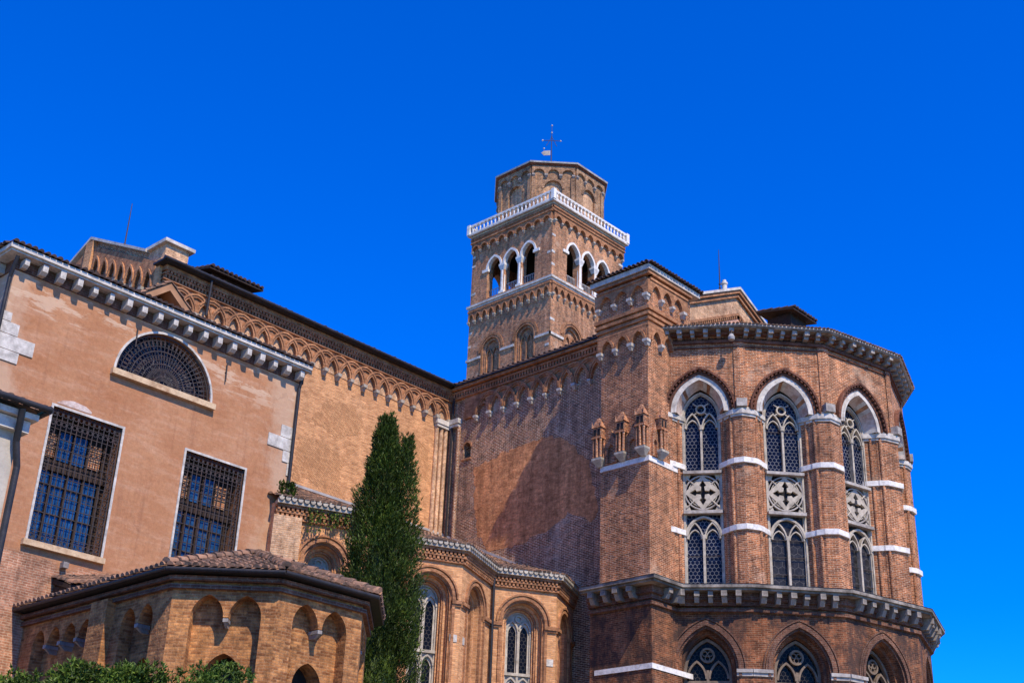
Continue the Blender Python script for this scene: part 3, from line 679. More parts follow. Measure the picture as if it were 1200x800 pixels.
mb = MB(); e = .42; x0, x1, y0, y1 = BX-e, BX+2.75+e, BY-e, BY+BW+e; zr = 27.3
tiles(mb, (x0, y1, 26.6), (x0, y0, 26.6), (BX+1.4, BY+1.14, zr), (BX+1.4, BY+1.15, zr)); tiles(mb, (x0, y0, 26.6), (x1, y0, 26.6), (BX+1.41, BY+1.14, zr), (BX+1.4, BY+1.14, zr))
tiles(mb, (x1, y0, 26.6), (x1, y1, 26.6), (BX+1.4, BY+1.15, zr), (BX+1.4, BY+1.14, zr)); tiles(mb, (x1, y1, 26.6), (x0, y1, 26.6), (BX+1.4, BY+1.15, zr), (BX+1.41, BY+1.15, zr))
mb.build('head_roof', 'darktile', ch)
mb = MB(); band(mb, bpl, 0, .03, 18.56, 18.76); band(mb, bpl, 0, .27, 10.9, 11.08); mb.build('white_band', 'bandstone', ch)
# tabernacle niches on the buttress
nb = MB()
nb.box(-.24, -.34, .04, .24, .02, .13, 1); t = [(-.24, -.34), (.24, -.34), (.24, .02), (-.24, .02)]
nb.hexa([(x*.45, y*.4, -.22) for x, y in t], [(x, y, .04) for x, y in t], 1)
for x, y in ((-.17, -.27), (.17, -.27), (-.17, -.05), (.17, -.05), (0, -.3)): nb.tube((x, y, .16), (x, y, 1.0), .055, n=8)
nb.box(-.24, -.34, 1.0, .24, .02, 1.1); nb.box(-.19, -.29, 1.1, .19, .02, 1.5)
for x in (-.1, .1): nb.box(x-.06, -.30, 1.14, x+.06, -.28, 1.42, 2)
nb.hexa([(-.24, -.34, 1.5), (.24, -.34, 1.5), (.24, .02, 1.5), (-.24, .02, 1.5)], [(-.05, -.2, 1.95), (.05, -.2, 1.95), (.05, -.1, 1.95), (-.05, -.1, 1.95)])
for x in (-.22, .22): nb.tube((x, -.32, 1.5), (x, -.32, 1.8), .04, .01, 6)
nrep = Rep('niche', nb, ['brick', 'tracery', 'black'])
for F, u in ((FBL, .02), (FBL, 1.12), (FBL, 2.1), (FBR, .62)): nrep.put(ch, F.p(u, 18.95), F.rot())
mb = MB()
for F, c in ((FBL, .57), (FBL, 1.62), (FBR, .3)):
    q = .28 if F is FBL else .16
    mb.prism(F, [(c-q, 18.78), (c+q, 18.78), (c+q, 19.5), (c, 20.15), (c-q, 19.5)], 0, .10, [opening(c, 18.8, 19.3, q*.6, q*.9)])
mb.build('niche_gable', 'brick', ch)

# apse plan
V = [(37.9, 28.05), (39.5, 25.5), (41.95, 23.25), (45.55, 22.4), (48.6, 23.45), (51.2, 25.7), (53.0, 28.3)]
FA = [Fr(a, b) for a, b in zip(V, V[1:])]
CX = [1.45, 1.68, 1.80, 1.6, 1.7, 1.5]
ZS, ZB, ZL = 20.9, 14.1, 13.95
mbw, mbh, mbs = MB(), MB(), MB()
for i, (F, c) in enumerate(zip(FA, CX)):
    h = 1.36
    top = arc(c, ZS, .95, h, 0, 10)
    ol = [(0, ZS), top[0]] + top[1:] + [(F.L, ZS), (F.L, 24.2), (0, 24.2)]
    mbw.face(F, ol)
    mbs.ring(F, c, ZS, .95, h, 0, .16, -.02, .035, 10)
    mbs.ring(F, c, ZS, .95, h, -.05, .03, -.05, .06, 10)
    P = lambda d, ww: [F.p(u, v, ww) for u, v in arc(c, ZS, .95, h, d, 10)]
    A_, B_ = P(-.05, .03), P(-.22, -.5)
    for q in range(len(A_)-1): mbs.quad(A_[q], A_[q+1], B_[q+1], B_[q], m=(1, 1, 0, 1, 2, 1, 0)[(q*5+i) % 7])
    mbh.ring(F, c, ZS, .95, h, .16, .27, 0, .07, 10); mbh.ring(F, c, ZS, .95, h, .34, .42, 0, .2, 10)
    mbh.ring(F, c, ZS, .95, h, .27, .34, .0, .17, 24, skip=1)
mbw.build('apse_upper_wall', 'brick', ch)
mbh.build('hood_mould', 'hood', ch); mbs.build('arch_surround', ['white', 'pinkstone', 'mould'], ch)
# piers between the windows
def pier_plan(k, d=0.0):
    pts = []
    if k > 0:
        F, c = FA[k-1], CX[k-1]
        for u, ww in ((c+.66, -.75), (c+.73, -.52), (c+1.02, -.2), (c+1.04, -.14), (min(c+1.26, F.L-.16), .04)): pts.append(F.p(u, 0, ww))
    if 0 < k < 6:
        n = (FA[k-1].W+FA[k].W).normalized(); pts.append(Vector((*V[k], 0))+n*.13)
    if k < 6:
        F, c = FA[k], CX[k]
        for u, ww in ((max(c-1.26, .16), .04), (c-1.04, -.14), (c-1.02, -.2), (c-.73, -.52), (c-.66, -.75)): pts.append(F.p(u, 0, ww))
    if k == 0: pts = [Vector((37.3, 27.9, 0))] + pts + [Vector((39.2, 28.6, 0))]
    if k == 6: pts = pts + [Vector((53.3, 29.5, 0)), Vector((52.0, 28.6, 0))]
    pl = [(p.x, p.y) for p in pts]
    return offset(pl, d) if d else pl
for k in range(7):
    mb, mi = MB(), MB()
    mb.plan(pier_plan(k), 13.9, 20.88)
    mi.plan(pier_plan(k, .05), 20.62, 20.72); mi.plan(pier_plan(k, .10), 20.72, 20.9); mi.plan(pier_plan(k, .03), 20.9, 21.0)
    for F, c, s in ([(FA[k-1], CX[k-1], 1)] if k > 0 else []) + ([(FA[k], CX[k], -1)] if k < 6 else []):
        for du, ww, r in ((1.13, -.06, .07), (.88, -.34, .065)):
            u = c+s*du
            if 0.1 < u < F.L-.1: mb.tube(F.p(u, 13.9, ww), F.p(u, 20.7, ww), r, n=8)
    po = mb.build1('pier', 'brick', ch); mi.build1('impost_course', 'white', po)
    for z in (16.18, 18.76): mw = MB(); mw.plan(pier_plan(k, .085), z, z+.20); mw.build1('white_band', 'bandstone', po)
mb = MB()
for k in (1, 2, 3, 4):
    F = FA[k-1]; n = (FA[k-1].W+FA[k].W).normalized(); q = Vector((*V[k], 0))+n*.18
    T = Vector((0, 0, 1)).cross(n)
    mb.hexa([q-T*.2+n*.1+Vector((0, 0, 20.98)), q+T*.2+n*.1+Vector((0, 0, 20.98)), q+T*.2-n*.3+Vector((0, 0, 20.98)), q-T*.2-n*.3+Vector((0, 0, 20.98))],
            [q-T*.2+n*.1+Vector((0, 0, 21.3)), q+T*.2+n*.1+Vector((0, 0, 21.3)), q+T*.2-n*.3+Vector((0, 0, 21.3)), q-T*.2-n*.3+Vector((0, 0, 21.3))])
mb.build('pier_block', 'grey', ch)
# pilaster strips of the upper wall at the corners
mb = MB()
for k in (1, 2, 3, 4):
    n = (FA[k-1].W+FA[k].W).normalized(); a = FA[k-1].p(FA[k-1].L-.22, 0, .05); b = FA[k].p(.22, 0, .05)
    c = Vector((*V[k], 0))+n*.055; i_ = Vector((*V[k], 0))-n*.3
    mb.plan([(a.x, a.y), (c.x, c.y), (b.x, b.y), (i_.x, i_.y)], 21.0, 23.75)
mb.build('corner_strip', 'brick', ch)
# upper windows
def cross_outline(c, v, r):
    pts = []
    for k in range(4):
        t = k*PI/2
        for rr, dt in ((.24, -.56), (.50, -.26), (.66, -.46), (.80, -.22), (1.05, 0), (.80, .22), (.66, .46), (.50, .26)):
            pts.append((c+r*rr*math.cos(t+dt*(.95 if rr > .3 else 1.4)), v+r*rr*math.sin(t+dt*(.95 if rr > .3 else 1.4))))
    return pts
for i in range(4):
    F, c = FA[i], CX[i]
    wd = MB(); w0, w1 = -.66, -.5
    wd.ring(F, c, ZS, .73, 1.02, -.07, 0.0, w0, w1, 10, leg=6.8)
    wd.ring(F, c, ZS, .73, 1.02, -.11, -.06, w0, w1-.05, 10, leg=6.8)
    wd.fbox(F, c-.04, c+.04, 18.7, 20.55, w0, w1+.03); wd.fbox(F, c-.045, c+.045, 14.12, 16.2, w0, w1+.03)
    for s in (-1, 1):
        wd.ring(F, c+s*.325, 20.42, .29, .62, -.035, .015, w0, w1+.015, 8); wd.ring(F, c+s*.325, 20.42, .29, .40, -.07, -.03, w0, w1-.03, 6)
        wd.ring(F, c+s*.325, 16.05, .29, .62, -.035, .015, w0, w1+.015, 8); wd.ring(F, c+s*.325, 16.05, .29, .40, -.07, -.03, w0, w1-.03, 6)
        wd.tube(F.p(c+s*.02, 20.5, w1), F.p(c+s*.02, 20.35, w1), .07, n=8)
    wd.circ(F, c, 21.2, .14, .20, w0, w1+.02, 16)
    for q in range(4): wd.tube(F.p(c+.2*math.cos(q*PI/2+.78), 21.2+.2*math.sin(q*PI/2+.78), w1-.02), F.p(c+.42*math.cos(q*PI/2+.78), 21.2+.34*math.sin(q*PI/2+.78), w1-.02), .03, n=6)
    wd.ring(F, c, 16.15, .62, .70, -.02, .06, w0, w1+.03, 10)
    # traceried parapet panel between the two tiers
    wd.circ(F, c, 17.84, .63, .68, w0, w1-.005, 28, m=2); wd.circ(F, c, 17.84, .53, .56, w0, w1-.03, 28)
    lz = [(c-.69, 17.84), (c, 17.16), (c+.69, 17.84), (c, 18.52)]
    wd.prism(F, lz, w0, w1-.01, [cross_outline(c, 17.84, .47)])
    for x, y in ((-1, -1), (1, -1), (-1, 1), (1, 1)):
        wd.prism(F, [(c+x*.70, 17.84+y*.72), (c+x*.70, 17.84+y*.44), (c+x*.52, 17.84+y*.52), (c+x*.44, 17.84+y*.72)], w0, w1-.03)
        wd.tube(F.p(c+x*.33, 17.84+y*.32, w1-.02), F.p(c+x*.62, 17.84+y*.6, w1-.02), .03, n=6)
    wd.fbox(F, c-.72, c+.72, 18.55, 18.66, w0, w1+.16, 2); wd.fbox(F, c-.72, c+.72, 16.98, 17.1, w0, w1+.16, 2)
    wd.fbox(F, c-.74, c+.74, 13.98, 14.12, w0, w1+.1)
    wo = wd.build('apse_window', ['tracery', 'white', 'grey'], ch)
    gl = arc(c, ZS, .73, 1.02, -.05, 10)
    glazing(F, [(c-.7, 18.6), *gl[0:1], *gl[1:], (c+.7, 18.6)], -.64, 'pane', 'glass', wo)
    glazing(F, [(c-.7, 17.05), (c+.7, 17.05), (c+.7, 18.6), (c-.7, 18.6)], -.645, 'pane', 'black', wo)
    glazing(F, [(c-.7, 14.1), (c+.7, 14.1), (c+.7, 17.0), (c-.7, 17.0)], -.64, 'pane', 'glass' if i == 0 else 'glassgrey', wo)
    sb = MB()
    for z in ((14.75, 15.4, 16.05) if i else (15.4,)): sb.tube(F.p(c-.7, z, -.56), F.p(c+.7, z, -.56), .014, n=5)
    if i: sb.tube(F.p(c-.7, 20.3, -.56), F.p(c+.7, 20.3, -.56), .018, n=5)
    sb.build('saddle_bar', 'iron', wo)
# eave of the apse
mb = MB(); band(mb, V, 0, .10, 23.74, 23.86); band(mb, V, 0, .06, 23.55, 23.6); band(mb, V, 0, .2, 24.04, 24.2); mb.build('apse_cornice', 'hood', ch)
mb = MB(); band(mb, V, -.1, .50, 24.2, 24.26); mb.build('eave_stone', 'ledge', ch)
eb = MB(); eb.box(-.09, -.44, 0, .09, 0, .16); eb.box(-.08, -.3, -.12, .08, 0, 0)
ebr = Rep('eave_bracket', eb, 'grey')
for F, u in along(V[:6], .5): ebr.put(ch, F.p(u, 24.04), F.rot())
mb = MB(); E_ = offset(V, .56); I_ = (45.5, 29.2)
for a, b in zip(E_, E_[1:]):
    ra = (I_[0]+(a[0]-I_[0])*.25, I_[1]+(a[1]-I_[1])*.25); rb = (I_[0]+(b[0]-I_[0])*.25, I_[1]+(b[1]-I_[1])*.25)
    tiles(mb, (*a, 24.28), (*b, 24.28), (*rb, 26.7), (*ra, 26.7), rad=.06, pitch=.16, tl=.6)
mb.build('apse_roof', 'tile', ch)
mb = MB()
band(mb, V, .5, .56, 24.25, 24.31); mb.build('eave_flashing', 'lead', ch)
# ledge between the storeys
LP = bpl[:2] + [(38.05, BY)] + V[1:]      # ledge plan
LP = [(BX, BY+BW+.3), (BX, BY), (37.95, BY-.02), V[1], V[2], V[3], V[4], V[5], V[6]]
mb = MB(); band(mb, LP, -.3, .82, 13.86, 13.98); band(mb, LP, -.3, .72, 13.78, 13.86); mb.build('ledge_slab', 'ledge', ch)
mb = MB(); E_ = offset(LP, .84); I_ = offset(LP, -.05)
for k in range(len(E_)-1): mb.quad((*E_[k], 13.99), (*E_[k+1], 13.99), (*I_[k+1], 14.2), (*I_[k], 14.2))
mb.build('ledge_cover', 'grey', ch)
mb = MB(); band(mb, LP, 0, .34, 13.1, 13.22); band(mb, LP, 0, .30, 13.32, 13.5); band(mb, LP, 0, .4, 13.5, 13.78); mb.build('ledge_cornice', 'shaded_soffit', ch)
lb = MB(); lb.box(-.10, -.70, 0, .10, 0, .2); lb.hexa([(-.09, -.5, -.22), (.09, -.5, -.22), (.09, 0, -.22), (-.09, 0, -.22)], [(-.09, -.62, 0), (.09, -.62, 0), (.09, 0, 0), (-.09, 0, 0)])
lbr = Rep('ledge_bracket', lb, 'ledge')
for F, u in along(LP[:8], .55, .12): lbr.put(ch, F.p(u, 13.575, .05), F.rot())
# lower storey
VO = offset(V, .22)
mb, mh = MB(), MB()
FLo = [Fr(a, b) for a, b in zip(VO, VO[1:])]
mlw = []
for i, F in enumerate(FLo):
    c = F.L*CX[i]/FA[i].L; s, h = 11.1, 1.55
    ol = [(0, 0)] + opening(c, 6.5, s, 1.1, h, 0, 10)
    op = opening(c, 6.5, s, 1.1, h, 0, 10)
    mb.face(F, [(0, 0), (F.L, 0), (F.L, 13.4), (0, 13.4)], [op])
    reveal(mb, F, c, 6.5, s, 1.1, h, [(0, 0), (0, -.12), (-.10, -.14), (-.12, -.3), (-.22, -.32), (-.26, -.55)], 10)
    mh.ring(F, c, s, 1.1, h, .0, .10, 0, .07, 10, leg=.2); mh.ring(F, c, s, 1.1, h, .10, .18, 0, .035, 10); mh.ring(F, c, s, 1.1, h, .22, .27, 0, .05, 10)
    mh.ring(F, c, s, 1.1, h, -.08, 0, -.14, -.02, 10, leg=4)
mb.build('apse_lower_wall', 'sooty_shaded', ch); mh.build('lower_hood_mould', 'shaded_soffit', ch)
mb = MB(); mb.plan([(BX-.24, BY-.24), (BX+1.5, BY-.24), (BX+2.4, BY+BW), (BX-.24, BY+BW+.24)], 0, 13.45); mb.build('buttress_foot', 'sooty_shaded', ch)
mb = MB()
for i in range(4):
    F = FLo[i]; c = F.L*CX[i]/FA[i].L
    for u0, u1 in ((0, c-1.02), (c+1.02, F.L)):
        if u1-u0 > .06: mb.fbox(F, u0, u1, 11.0, 11.12, -.3, .10); mb.fbox(F, u0, u1, 10.88, 11.0, -.3, .05)
mb.build('lower_impost', 'grey', ch)
for i in range(4):
    F = FLo[i]; c = F.L*CX[i]/FA[i].L; wd = MB(); s, h = 11.1, 1.55
    wd.ring(F, c, s, .84, 1.22, -.10, 0, -.7, -.55, 10, leg=4.5)
    wd.fbox(F, c-.05, c+.05, 6.6, 11.2, -.68, -.55)
    for q in (-1, 1): wd.ring(F, c+q*.38, 10.9, .34, .62, -.05, .02, -.68, -.54, 8)
    wd.circ(F, c, 11.72, .2, .27, -.68, -.54, 18)
    for q in range(3): wd.circ(F, c+.11*math.cos(q*2.094+.5), 11.72+.11*math.sin(q*2.094+.5), .07, .10, -.68, -.56, 10)
    wd.fbox(F, c-.8, c+.8, 10.75, 10.83, -.68, -.56)
    wo = wd.build('lower_window', 'browntracery', ch)
    glazing(F, opening(c, 6.5, s, .84, 1.22, -.02, 10), -.68, 'pane', 'glassdark', wo)
mb = MB(); mb.plan([VO[0], *V[1:6], VO[6], (52.7, 34), (39, 34)], 0, 6.5); mb.build('plinth', 'brick', ch) if False else None
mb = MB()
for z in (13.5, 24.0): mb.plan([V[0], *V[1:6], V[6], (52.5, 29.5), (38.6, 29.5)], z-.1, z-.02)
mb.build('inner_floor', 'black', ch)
# dark-tiled lantern cap on the apse roof
cap_roof('roof_dormer', 'black tiled dormer peeping over the apse eave to the right of the small gable', 47.0, 27.75, 28.2, 28.7, 1.0, .95, .35)

# ------------------------------------------------------------------ bell tower
TX, TY, TH = 76.62, 69.1, 4.72
tw = thing('bell_tower', 'square brick bell tower with white balustrade, triple-arched belfry and eight-sided lantern on top', 'bell tower', (TX, TY, 0))
def sq(h): return [(TX-h, TY+h), (TX-h, TY-h), (TX+h, TY-h), (TX+h, TY+h)]
FW = [Fr(a, b) for a, b in zip(sq(TH), sq(TH)[1:]+sq(TH)[:1])]     # left (-X), right (-Y), then the two hidden sides
mb, ms = MB(), MB()
BA = []                                                             # belfry arch centres
for k in (-1, 0, 1): BA.append(TH+k*2.0)
for i, F in enumerate(FW):
    holes = [opening(c, 53.6, 56.4, .80, 1.08, 0, 8) for c in BA]
    hol = [h for h in holes]
    blind = [opening(c, 42.5, 48.5, 1.02, 1.1, 0, 8) for c in (TH-1.95, TH+1.95)]
    mb.face(F, [(0, 0), (2*TH, 0), (2*TH, 60.2), (0, 60.2)], hol+blind)
    for h in hol: mb.rim(F, h, -.7, 0)
    for c in (TH-1.95, TH+1.95):
        reveal(mb, F, c, 42.5, 48.5, 1.02, 1.1, [(0, 0), (0, -.14), (-.22, -.14), (-.22, -.34)], 8)
        mb.face(F, opening(c, 42.5, 48.5, 1.02, 1.1, -.22, 8), (), -.34)
mb.build('shaft_wall', 'tower', tw)
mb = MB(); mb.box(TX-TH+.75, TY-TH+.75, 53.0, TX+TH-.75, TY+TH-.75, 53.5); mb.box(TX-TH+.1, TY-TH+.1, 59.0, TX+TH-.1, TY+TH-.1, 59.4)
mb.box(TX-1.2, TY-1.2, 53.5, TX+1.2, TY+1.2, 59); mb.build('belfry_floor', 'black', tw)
ms, mc, mr, mn = MB(), MB(), MB(), MB()
for i, F in enumerate(FW[:2]):
    for c in BA: ms.ring(F, c, 56.4, .80, 1.08, -.04, .16, -.3, .07, 8)
    for c in (TH-3.0, TH+3.0): ms.fbox(F, c-.36, c+.36, 56.2, 56.47, -.1, .10)
    for c in (TH-1.0, TH+1.0):
        mc.tube(F.p(c, 53.75, -.15), F.p(c, 55.8, -.15), .23, .2, 12); mc.fbox(F, c-.29, c+.29, 53.55, 53.75, -.4, .1)
        mc.hexa([F.p(c-.18, 55.8, .02), F.p(c+.18, 55.8, .02), F.p(c+.18, 55.8, -.3), F.p(c-.18, 55.8, -.3)], [F.p(c-.34, 56.25, .12), F.p(c+.34, 56.25, .12), F.p(c+.34, 56.25, -.4), F.p(c-.34, 56.25, -.4)])
        mc.fbox(F, c-.34, c+.34, 56.25, 56.42, -.4, .12)
    for c in BA:
        mn.fbox(F, c-.78, c+.78, 54.5, 54.56, -.46, -.42); mn.fbox(F, c-.78, c+.78, 53.6, 53.7, -.46, -.42)
        for q in range(9): mn.fbox(F, c-.78+q*.19, c-.74+q*.19, 53.6, 54.55, -.45, -.41)
    # blind windows of the lower stage
    for c in (TH-1.95, TH+1.95):
        mr.ring(F, c, 48.5, 1.02, 1.1, .0, .12, -.05, .05, 8, leg=5); mr.ring(F, c, 48.5, 1.02, 1.1, .22, .45, -.02, .06, 8)
        mr.ring(F, c-.36, 47.9, .3, .8, -.02, .07, -.33, -.18, 6, leg=5); mr.ring(F, c+.36, 47.9, .3, .8, -.02, .07, -.33, -.18, 6, leg=5)
ms.build('belfry_arch', 'bandstone', tw); mc.build('belfry_column', 'bandstone', tw); mr.build('blind_arch', 'mould', tw); mn.build('belfry_screen', 'lead', tw)
mb = MB()
P4 = [(TX-TH, TY+TH), (TX-TH, TY-TH), (TX+TH, TY-TH), (TX+TH, TY+TH), (TX-TH, TY+TH)]
mb.box(TX-TH-.12, TY-TH-.12, 52.95, TX+TH+.12, TY+TH+.12, 53.12); mb.box(TX-TH-.24, TY-TH-.24, 53.12, TX+TH+.24, TY+TH+.24, 53.32)
mb.box(TX-TH-.15, TY-TH-.15, 60.2, TX+TH+.15, TY+TH+.15, 60.36); mb.box(TX-TH-.42, TY-TH-.42, 60.36, TX+TH+.42, TY+TH+.42, 60.5)
mb.build('cornice', 'white', tw)
mb = MB()
for F in FW[:2]:
    for u0, u1 in ((0, TH-3.1), (TH-.8, TH+.8), (TH+3.1, 2*TH)): mb.fbox(F, u0 if u0 else -.1, u1 if u1 < 9 else u1+.1, 47.98, 48.2, -.02, .1)
mb.build('string_course', 'white', tw)
# corbel friezes
corb_t = Rep('corbel', corbel_mb(.24, .28, .32), 'tracery')
mb = MB()
for F in FW[:2]:
    st = 2*TH/9
    for k in range(9):
        c = st*(k+.5); mb.ring(F, c, 58.75, st/2-.16, .42, 0, .1, 0, .28, 6)
    slab(mb, F, [st*(k+.5) for k in range(9)], st/2-.15, .42, 58.74, 59.5, 0, 2*TH, .22)
    mb.fbox(F, -.1, 2*TH+.1, 59.5, 59.62, 0, .3); mb.fbox(F, -.14, 2*TH+.14, 59.62, 60.2, 0, .2); mb.fbox(F, -.14, 2*TH+.14, 59.85, 60.0, 0, .28)
    st2 = 2*TH/12
    for k in range(12): mb.ring(F, st2*(k+.5), 51.75, st2/2-.10, .66, 0, .08, 0, .24, 6)
    slab(mb, F, [st2*(k+.5) for k in range(12)], st2/2-.10, .66, 51.74, 52.62, 0, 2*TH, .19)
    mb.fbox(F, -.05, 2*TH+.05, 52.62, 52.8, 0, .24)
    for k in range(10): corb_t.put(tw, F.p(st*k if 0 < k < 9 else (.12 if k == 0 else 2*TH-.12), 58.6), F.rot())
    for k in range(13): corb_t.put(tw, F.p(st2*k if 0 < k < 12 else (.1 if k == 0 else 2*TH-.1), 51.6), F.rot())
mb.build('arch_frieze', 'mould', tw)
# scattered white ashlars in the corner quoins
mb = MB()
for F in FW[:2]:
    for z in (45.2, 47.0, 49.3, 50.6, 54.4, 55.6, 57.2, 58.1):
        a = random.choice((0, 2*TH-.5)); mb.fbox(F, a-.01, a+.3+random.random()*.3, z, z+.22, -.05, .02)
mb.build('quoin_stone', 'white', tw)
# balustrade
bal = MB(); HB = TH+.3
bal.box(TX-HB-.1, TY-HB-.1, 60.5, TX+HB+.1, TY-HB+.14, 60.62); bal.box(TX-HB-.1, TY-HB+.14, 60.5, TX-HB+.14, TY+HB+.1, 60.62)
bal.box(TX-HB-.1, TY-HB-.1, 61.28, TX+HB+.1, TY-HB+.14, 61.44); bal.box(TX-HB-.1, TY-HB+.14, 61.28, TX-HB+.14, TY+HB+.1, 61.44)
bal.box(TX+HB-.14, TY-HB+.14, 61.28, TX+HB+.1, TY+HB+.1, 61.44); bal.box(TX-HB+.14, TY+HB-.14, 61.28, TX+HB-.14, TY+HB+.1, 61.44)
for x, y in ((-1, -1), (1, -1), (-1, 1), (1, 1)): bal.box(TX+x*HB-.17, TY+y*HB-.17, 60.52, TX+x*HB+.17, TY+y*HB+.17, 61.5)
bo = bal.build('balustrade', 'bandstone', tw)
bb = MB(); bb.box(-.10, -.09, 0, .10, .09, .08); bb.lathe((0, 0, 0), [(.06, .08), (.09, .2), (.1, .3), (.055, .5), (.075, .6)], 8); bb.box(-.1, -.09, .58, .1, .09, .68)
bal_r = Rep('baluster', bb, 'bandstone')
N = 22
for k in range(1, N):
    t = -HB+2*HB*k/N
    for p in ((TX-HB, TY+t), (TX+t, TY-HB)): bal_r.put(bo, (*p, 60.61), 0)
    if k % 2 == 0:
        for p in ((TX+HB, TY+t), (TX+t, TY+HB)): bal_r.put(bo, (*p, 60.61), 0)
# octagonal lantern
RO = 4.62/math.cos(PI/8)
oc = [(TX+.1+RO*math.cos(PI/8+k*PI/4), TY+RO*math.sin(PI/8+k*PI/4)) for k in range(8)][::-1]
oc = [(TX+.1+RO*math.cos(-PI/8-k*PI/4+PI), TY+RO*math.sin(-PI/8-k*PI/4+PI)) for k in range(8)]
# order the corners so that each frame faces outwards
if Fr(oc[0], oc[1]).W.dot(Vector(((oc[0][0]+oc[1][0])/2-TX, (oc[0][1]+oc[1][1])/2-TY, 0))) < 0: oc = oc[::-1]
FO = [Fr(a, b) for a, b in zip(oc, oc[1:]+oc[:1])]
mb, mm, mf = MB(), MB(), MB()
corb_o = Rep('corbel', corbel_mb(.3, .24, .36), 'grey')
vis = sorted(range(8), key=lambda i: FO[i].W.dot(Vector((-.74, -.67, 0))))[::-1][:5]
for i, F in enumerate(FO):
    bl = opening(F.L/2, 60.6, 63.1, .8, .82, 0, 8)
    mb.face(F, [(0, 59.5), (F.L, 59.5), (F.L, 65.3), (0, 65.3)], [bl]); mb.rim(F, bl, -.22, 0); mf.face(F, bl, (), -.22)
    mm.ring(F, F.L/2, 63.1, .8, .82, 0, .22, -.02, .06, 8)
    mb.fbox(F, 0, .35, 59.5, 64.4, -.05, .13); mb.fbox(F, F.L-.35, F.L, 59.5, 64.4, -.05, .13)
    st = (F.L)/3
    slab(mm, F, [st*(k+.5) for k in range(3)], st/2-.14, .46, 64.5, 65.3, 0, F.L, .2)
    if i in vis:
        for k in range(4): corb_o.put(tw, F.p(st*k if 0 < k < 3 else (.15 if k == 0 else F.L-.15), 64.32), F.rot())
mb.build('lantern_wall', 'lantern', tw); mm.build('lantern_arches', 'lantern', tw); mf.build('lantern_panel', 'field', tw)
def ring8(r, z): return [(TX+.1+(x-TX-.1)*r, TY+(y-TY)*r, z) for x, y in oc]
mb = MB(); mb.hexa(ring8(1.03, 65.3), ring8(1.09, 65.48)); mb.build('lantern_cornice', 'hood', tw)
mb = MB(); mb.hexa(ring8(1.09, 65.485), ring8(1.10, 65.62)); mb.build('lantern_eave', 'white', tw)
mb = MB(); a = ring8(1.08, 65.625); n = 8
mb.add(a+[(TX+.1, TY, 67.6)], [(k, (k+1) % 8, 8) for k in range(8)]); mb.build('lantern_roof', 'tile', tw)
mb = MB(); mb.lathe((TX+.1, TY, 0), [(.95, 67.0), (.95, 67.5), (.8, 67.9), (.45, 68.3), (.0, 68.45)], 14); mb.build('roof_ball', 'white', tw)
wv = thing('weather_vane', 'iron cross with a small pennant vane standing on the bell tower roof', 'weather vane', (TX+.1, TY, 68.4))
mb = MB(); q = Vector((TX+.1, TY, 68.4)); al = Vector((.68, -.72, 0))
mb.tube(q, q+Vector((0, 0, 4.4)), .055, .02, 8); mb.tube(q+al*-.85+Vector((0, 0, 2.8)), q+al*.85+Vector((0, 0, 2.8)), .028)
for a in (-.5, .5): mb.tube(q+al*a+Vector((0, 0, 2.2)), q+al*-a*.1+Vector((0, 0, 3.3)), .025)
mb.build('cross', 'iron', wv)
mb = MB()
for a, z in ((-.85, 2.8), (.85, 2.8), (0, 3.7), (0, 4.5), (-.7, 1.9)): mb.lathe(q+al*a+Vector((0, 0, z-.11)), [(0, .03), (.07, .06), (.085, .11), (.07, .16), (0, .19)], 8)
mb.build('knob', 'white', wv)
mb = MB(); d = Vector((0, 0, 1)).cross(al)*.02
o4 = [q+al*-.1+Vector((0, 0, 1.2)), q+al*-.7+Vector((0, 0, 1.15)), q+al*-.95+Vector((0, 0, 1.42)), q+al*-.7+Vector((0, 0, 1.65)), q+al*-.1+Vector((0, 0, 1.7))]
mb.hexa([p-d for p in o4], [p+d for p in o4]); mb.build('pennant', 'grey', wv)

# ------------------------------------------------------------------ plastered annex
sx0, sx1, SY = 14.13, 24.42, 33.0
sa = thing('plastered_annex', 'orange plastered annex with two tall barred windows, a half-round lunette and white bracketed cornice', 'church annex', (sx0, SY, 0))
FS = Fr((sx0, SY), (sx1, SY)); FSL = Fr((sx0, 40.1), (sx0, SY))
W1, W2, LU = (1.93, 4.15), (6.37, 8.55), 5.26
rect = lambda a, b, z0, z1: [(a, z0), (a, z1), (b, z1), (b, z0)]
lun = arc(LU, 16.98, 1.68, 1.68, 0, 14)
mb = MB()
holes = [rect(*W1, 11.4, 15.28), rect(*W2, 11.4, 15.28), lun]
mb.face(FS, [(0, 0), (FS.L, 0), (FS.L, 19.2), (0, 19.2)], holes)
for h in holes: mb.rim(FS, h, -.55, 0)
mb.face(FSL, [(0, 0), (FSL.L, 0), (FSL.L, 19.2), (0, 19.2)]); mb.face(Fr((sx1, SY), (sx1, 40.1)), [(0, 0), (7.1, 0), (7.1, 19.2), (0, 19.2)])
mb.build('wall', 'plaster', sa)
mb = MB()
pl = [(sx0, 40.1), (sx0, SY), (sx1+.12, SY)]
band(mb, pl, -.1, .44, 19.23, 19.36); band(mb, pl, 0, .37, 19.17, 19.23); mb.build('cornice', 'white', sa)
mb = MB(); band(mb, pl, 0, .03, 18.82, 19.17); mb.build('frieze', 'shaded_soffit', sa)  # dark brick colour paints the shade between the brackets
cbk = MB(); cbk.box(-.08, -.32, 0, .08, 0, .22); cbk.hexa([(-.09, -.2, -.08), (.09, -.2, -.08), (.09, 0, -.08), (-.09, 0, -.08)], [(-.09, -.3, 0), (.09, -.3, 0), (.09, 0, 0), (-.09, 0, 0)])
cbr = Rep('cornice_bracket', cbk, 'white')
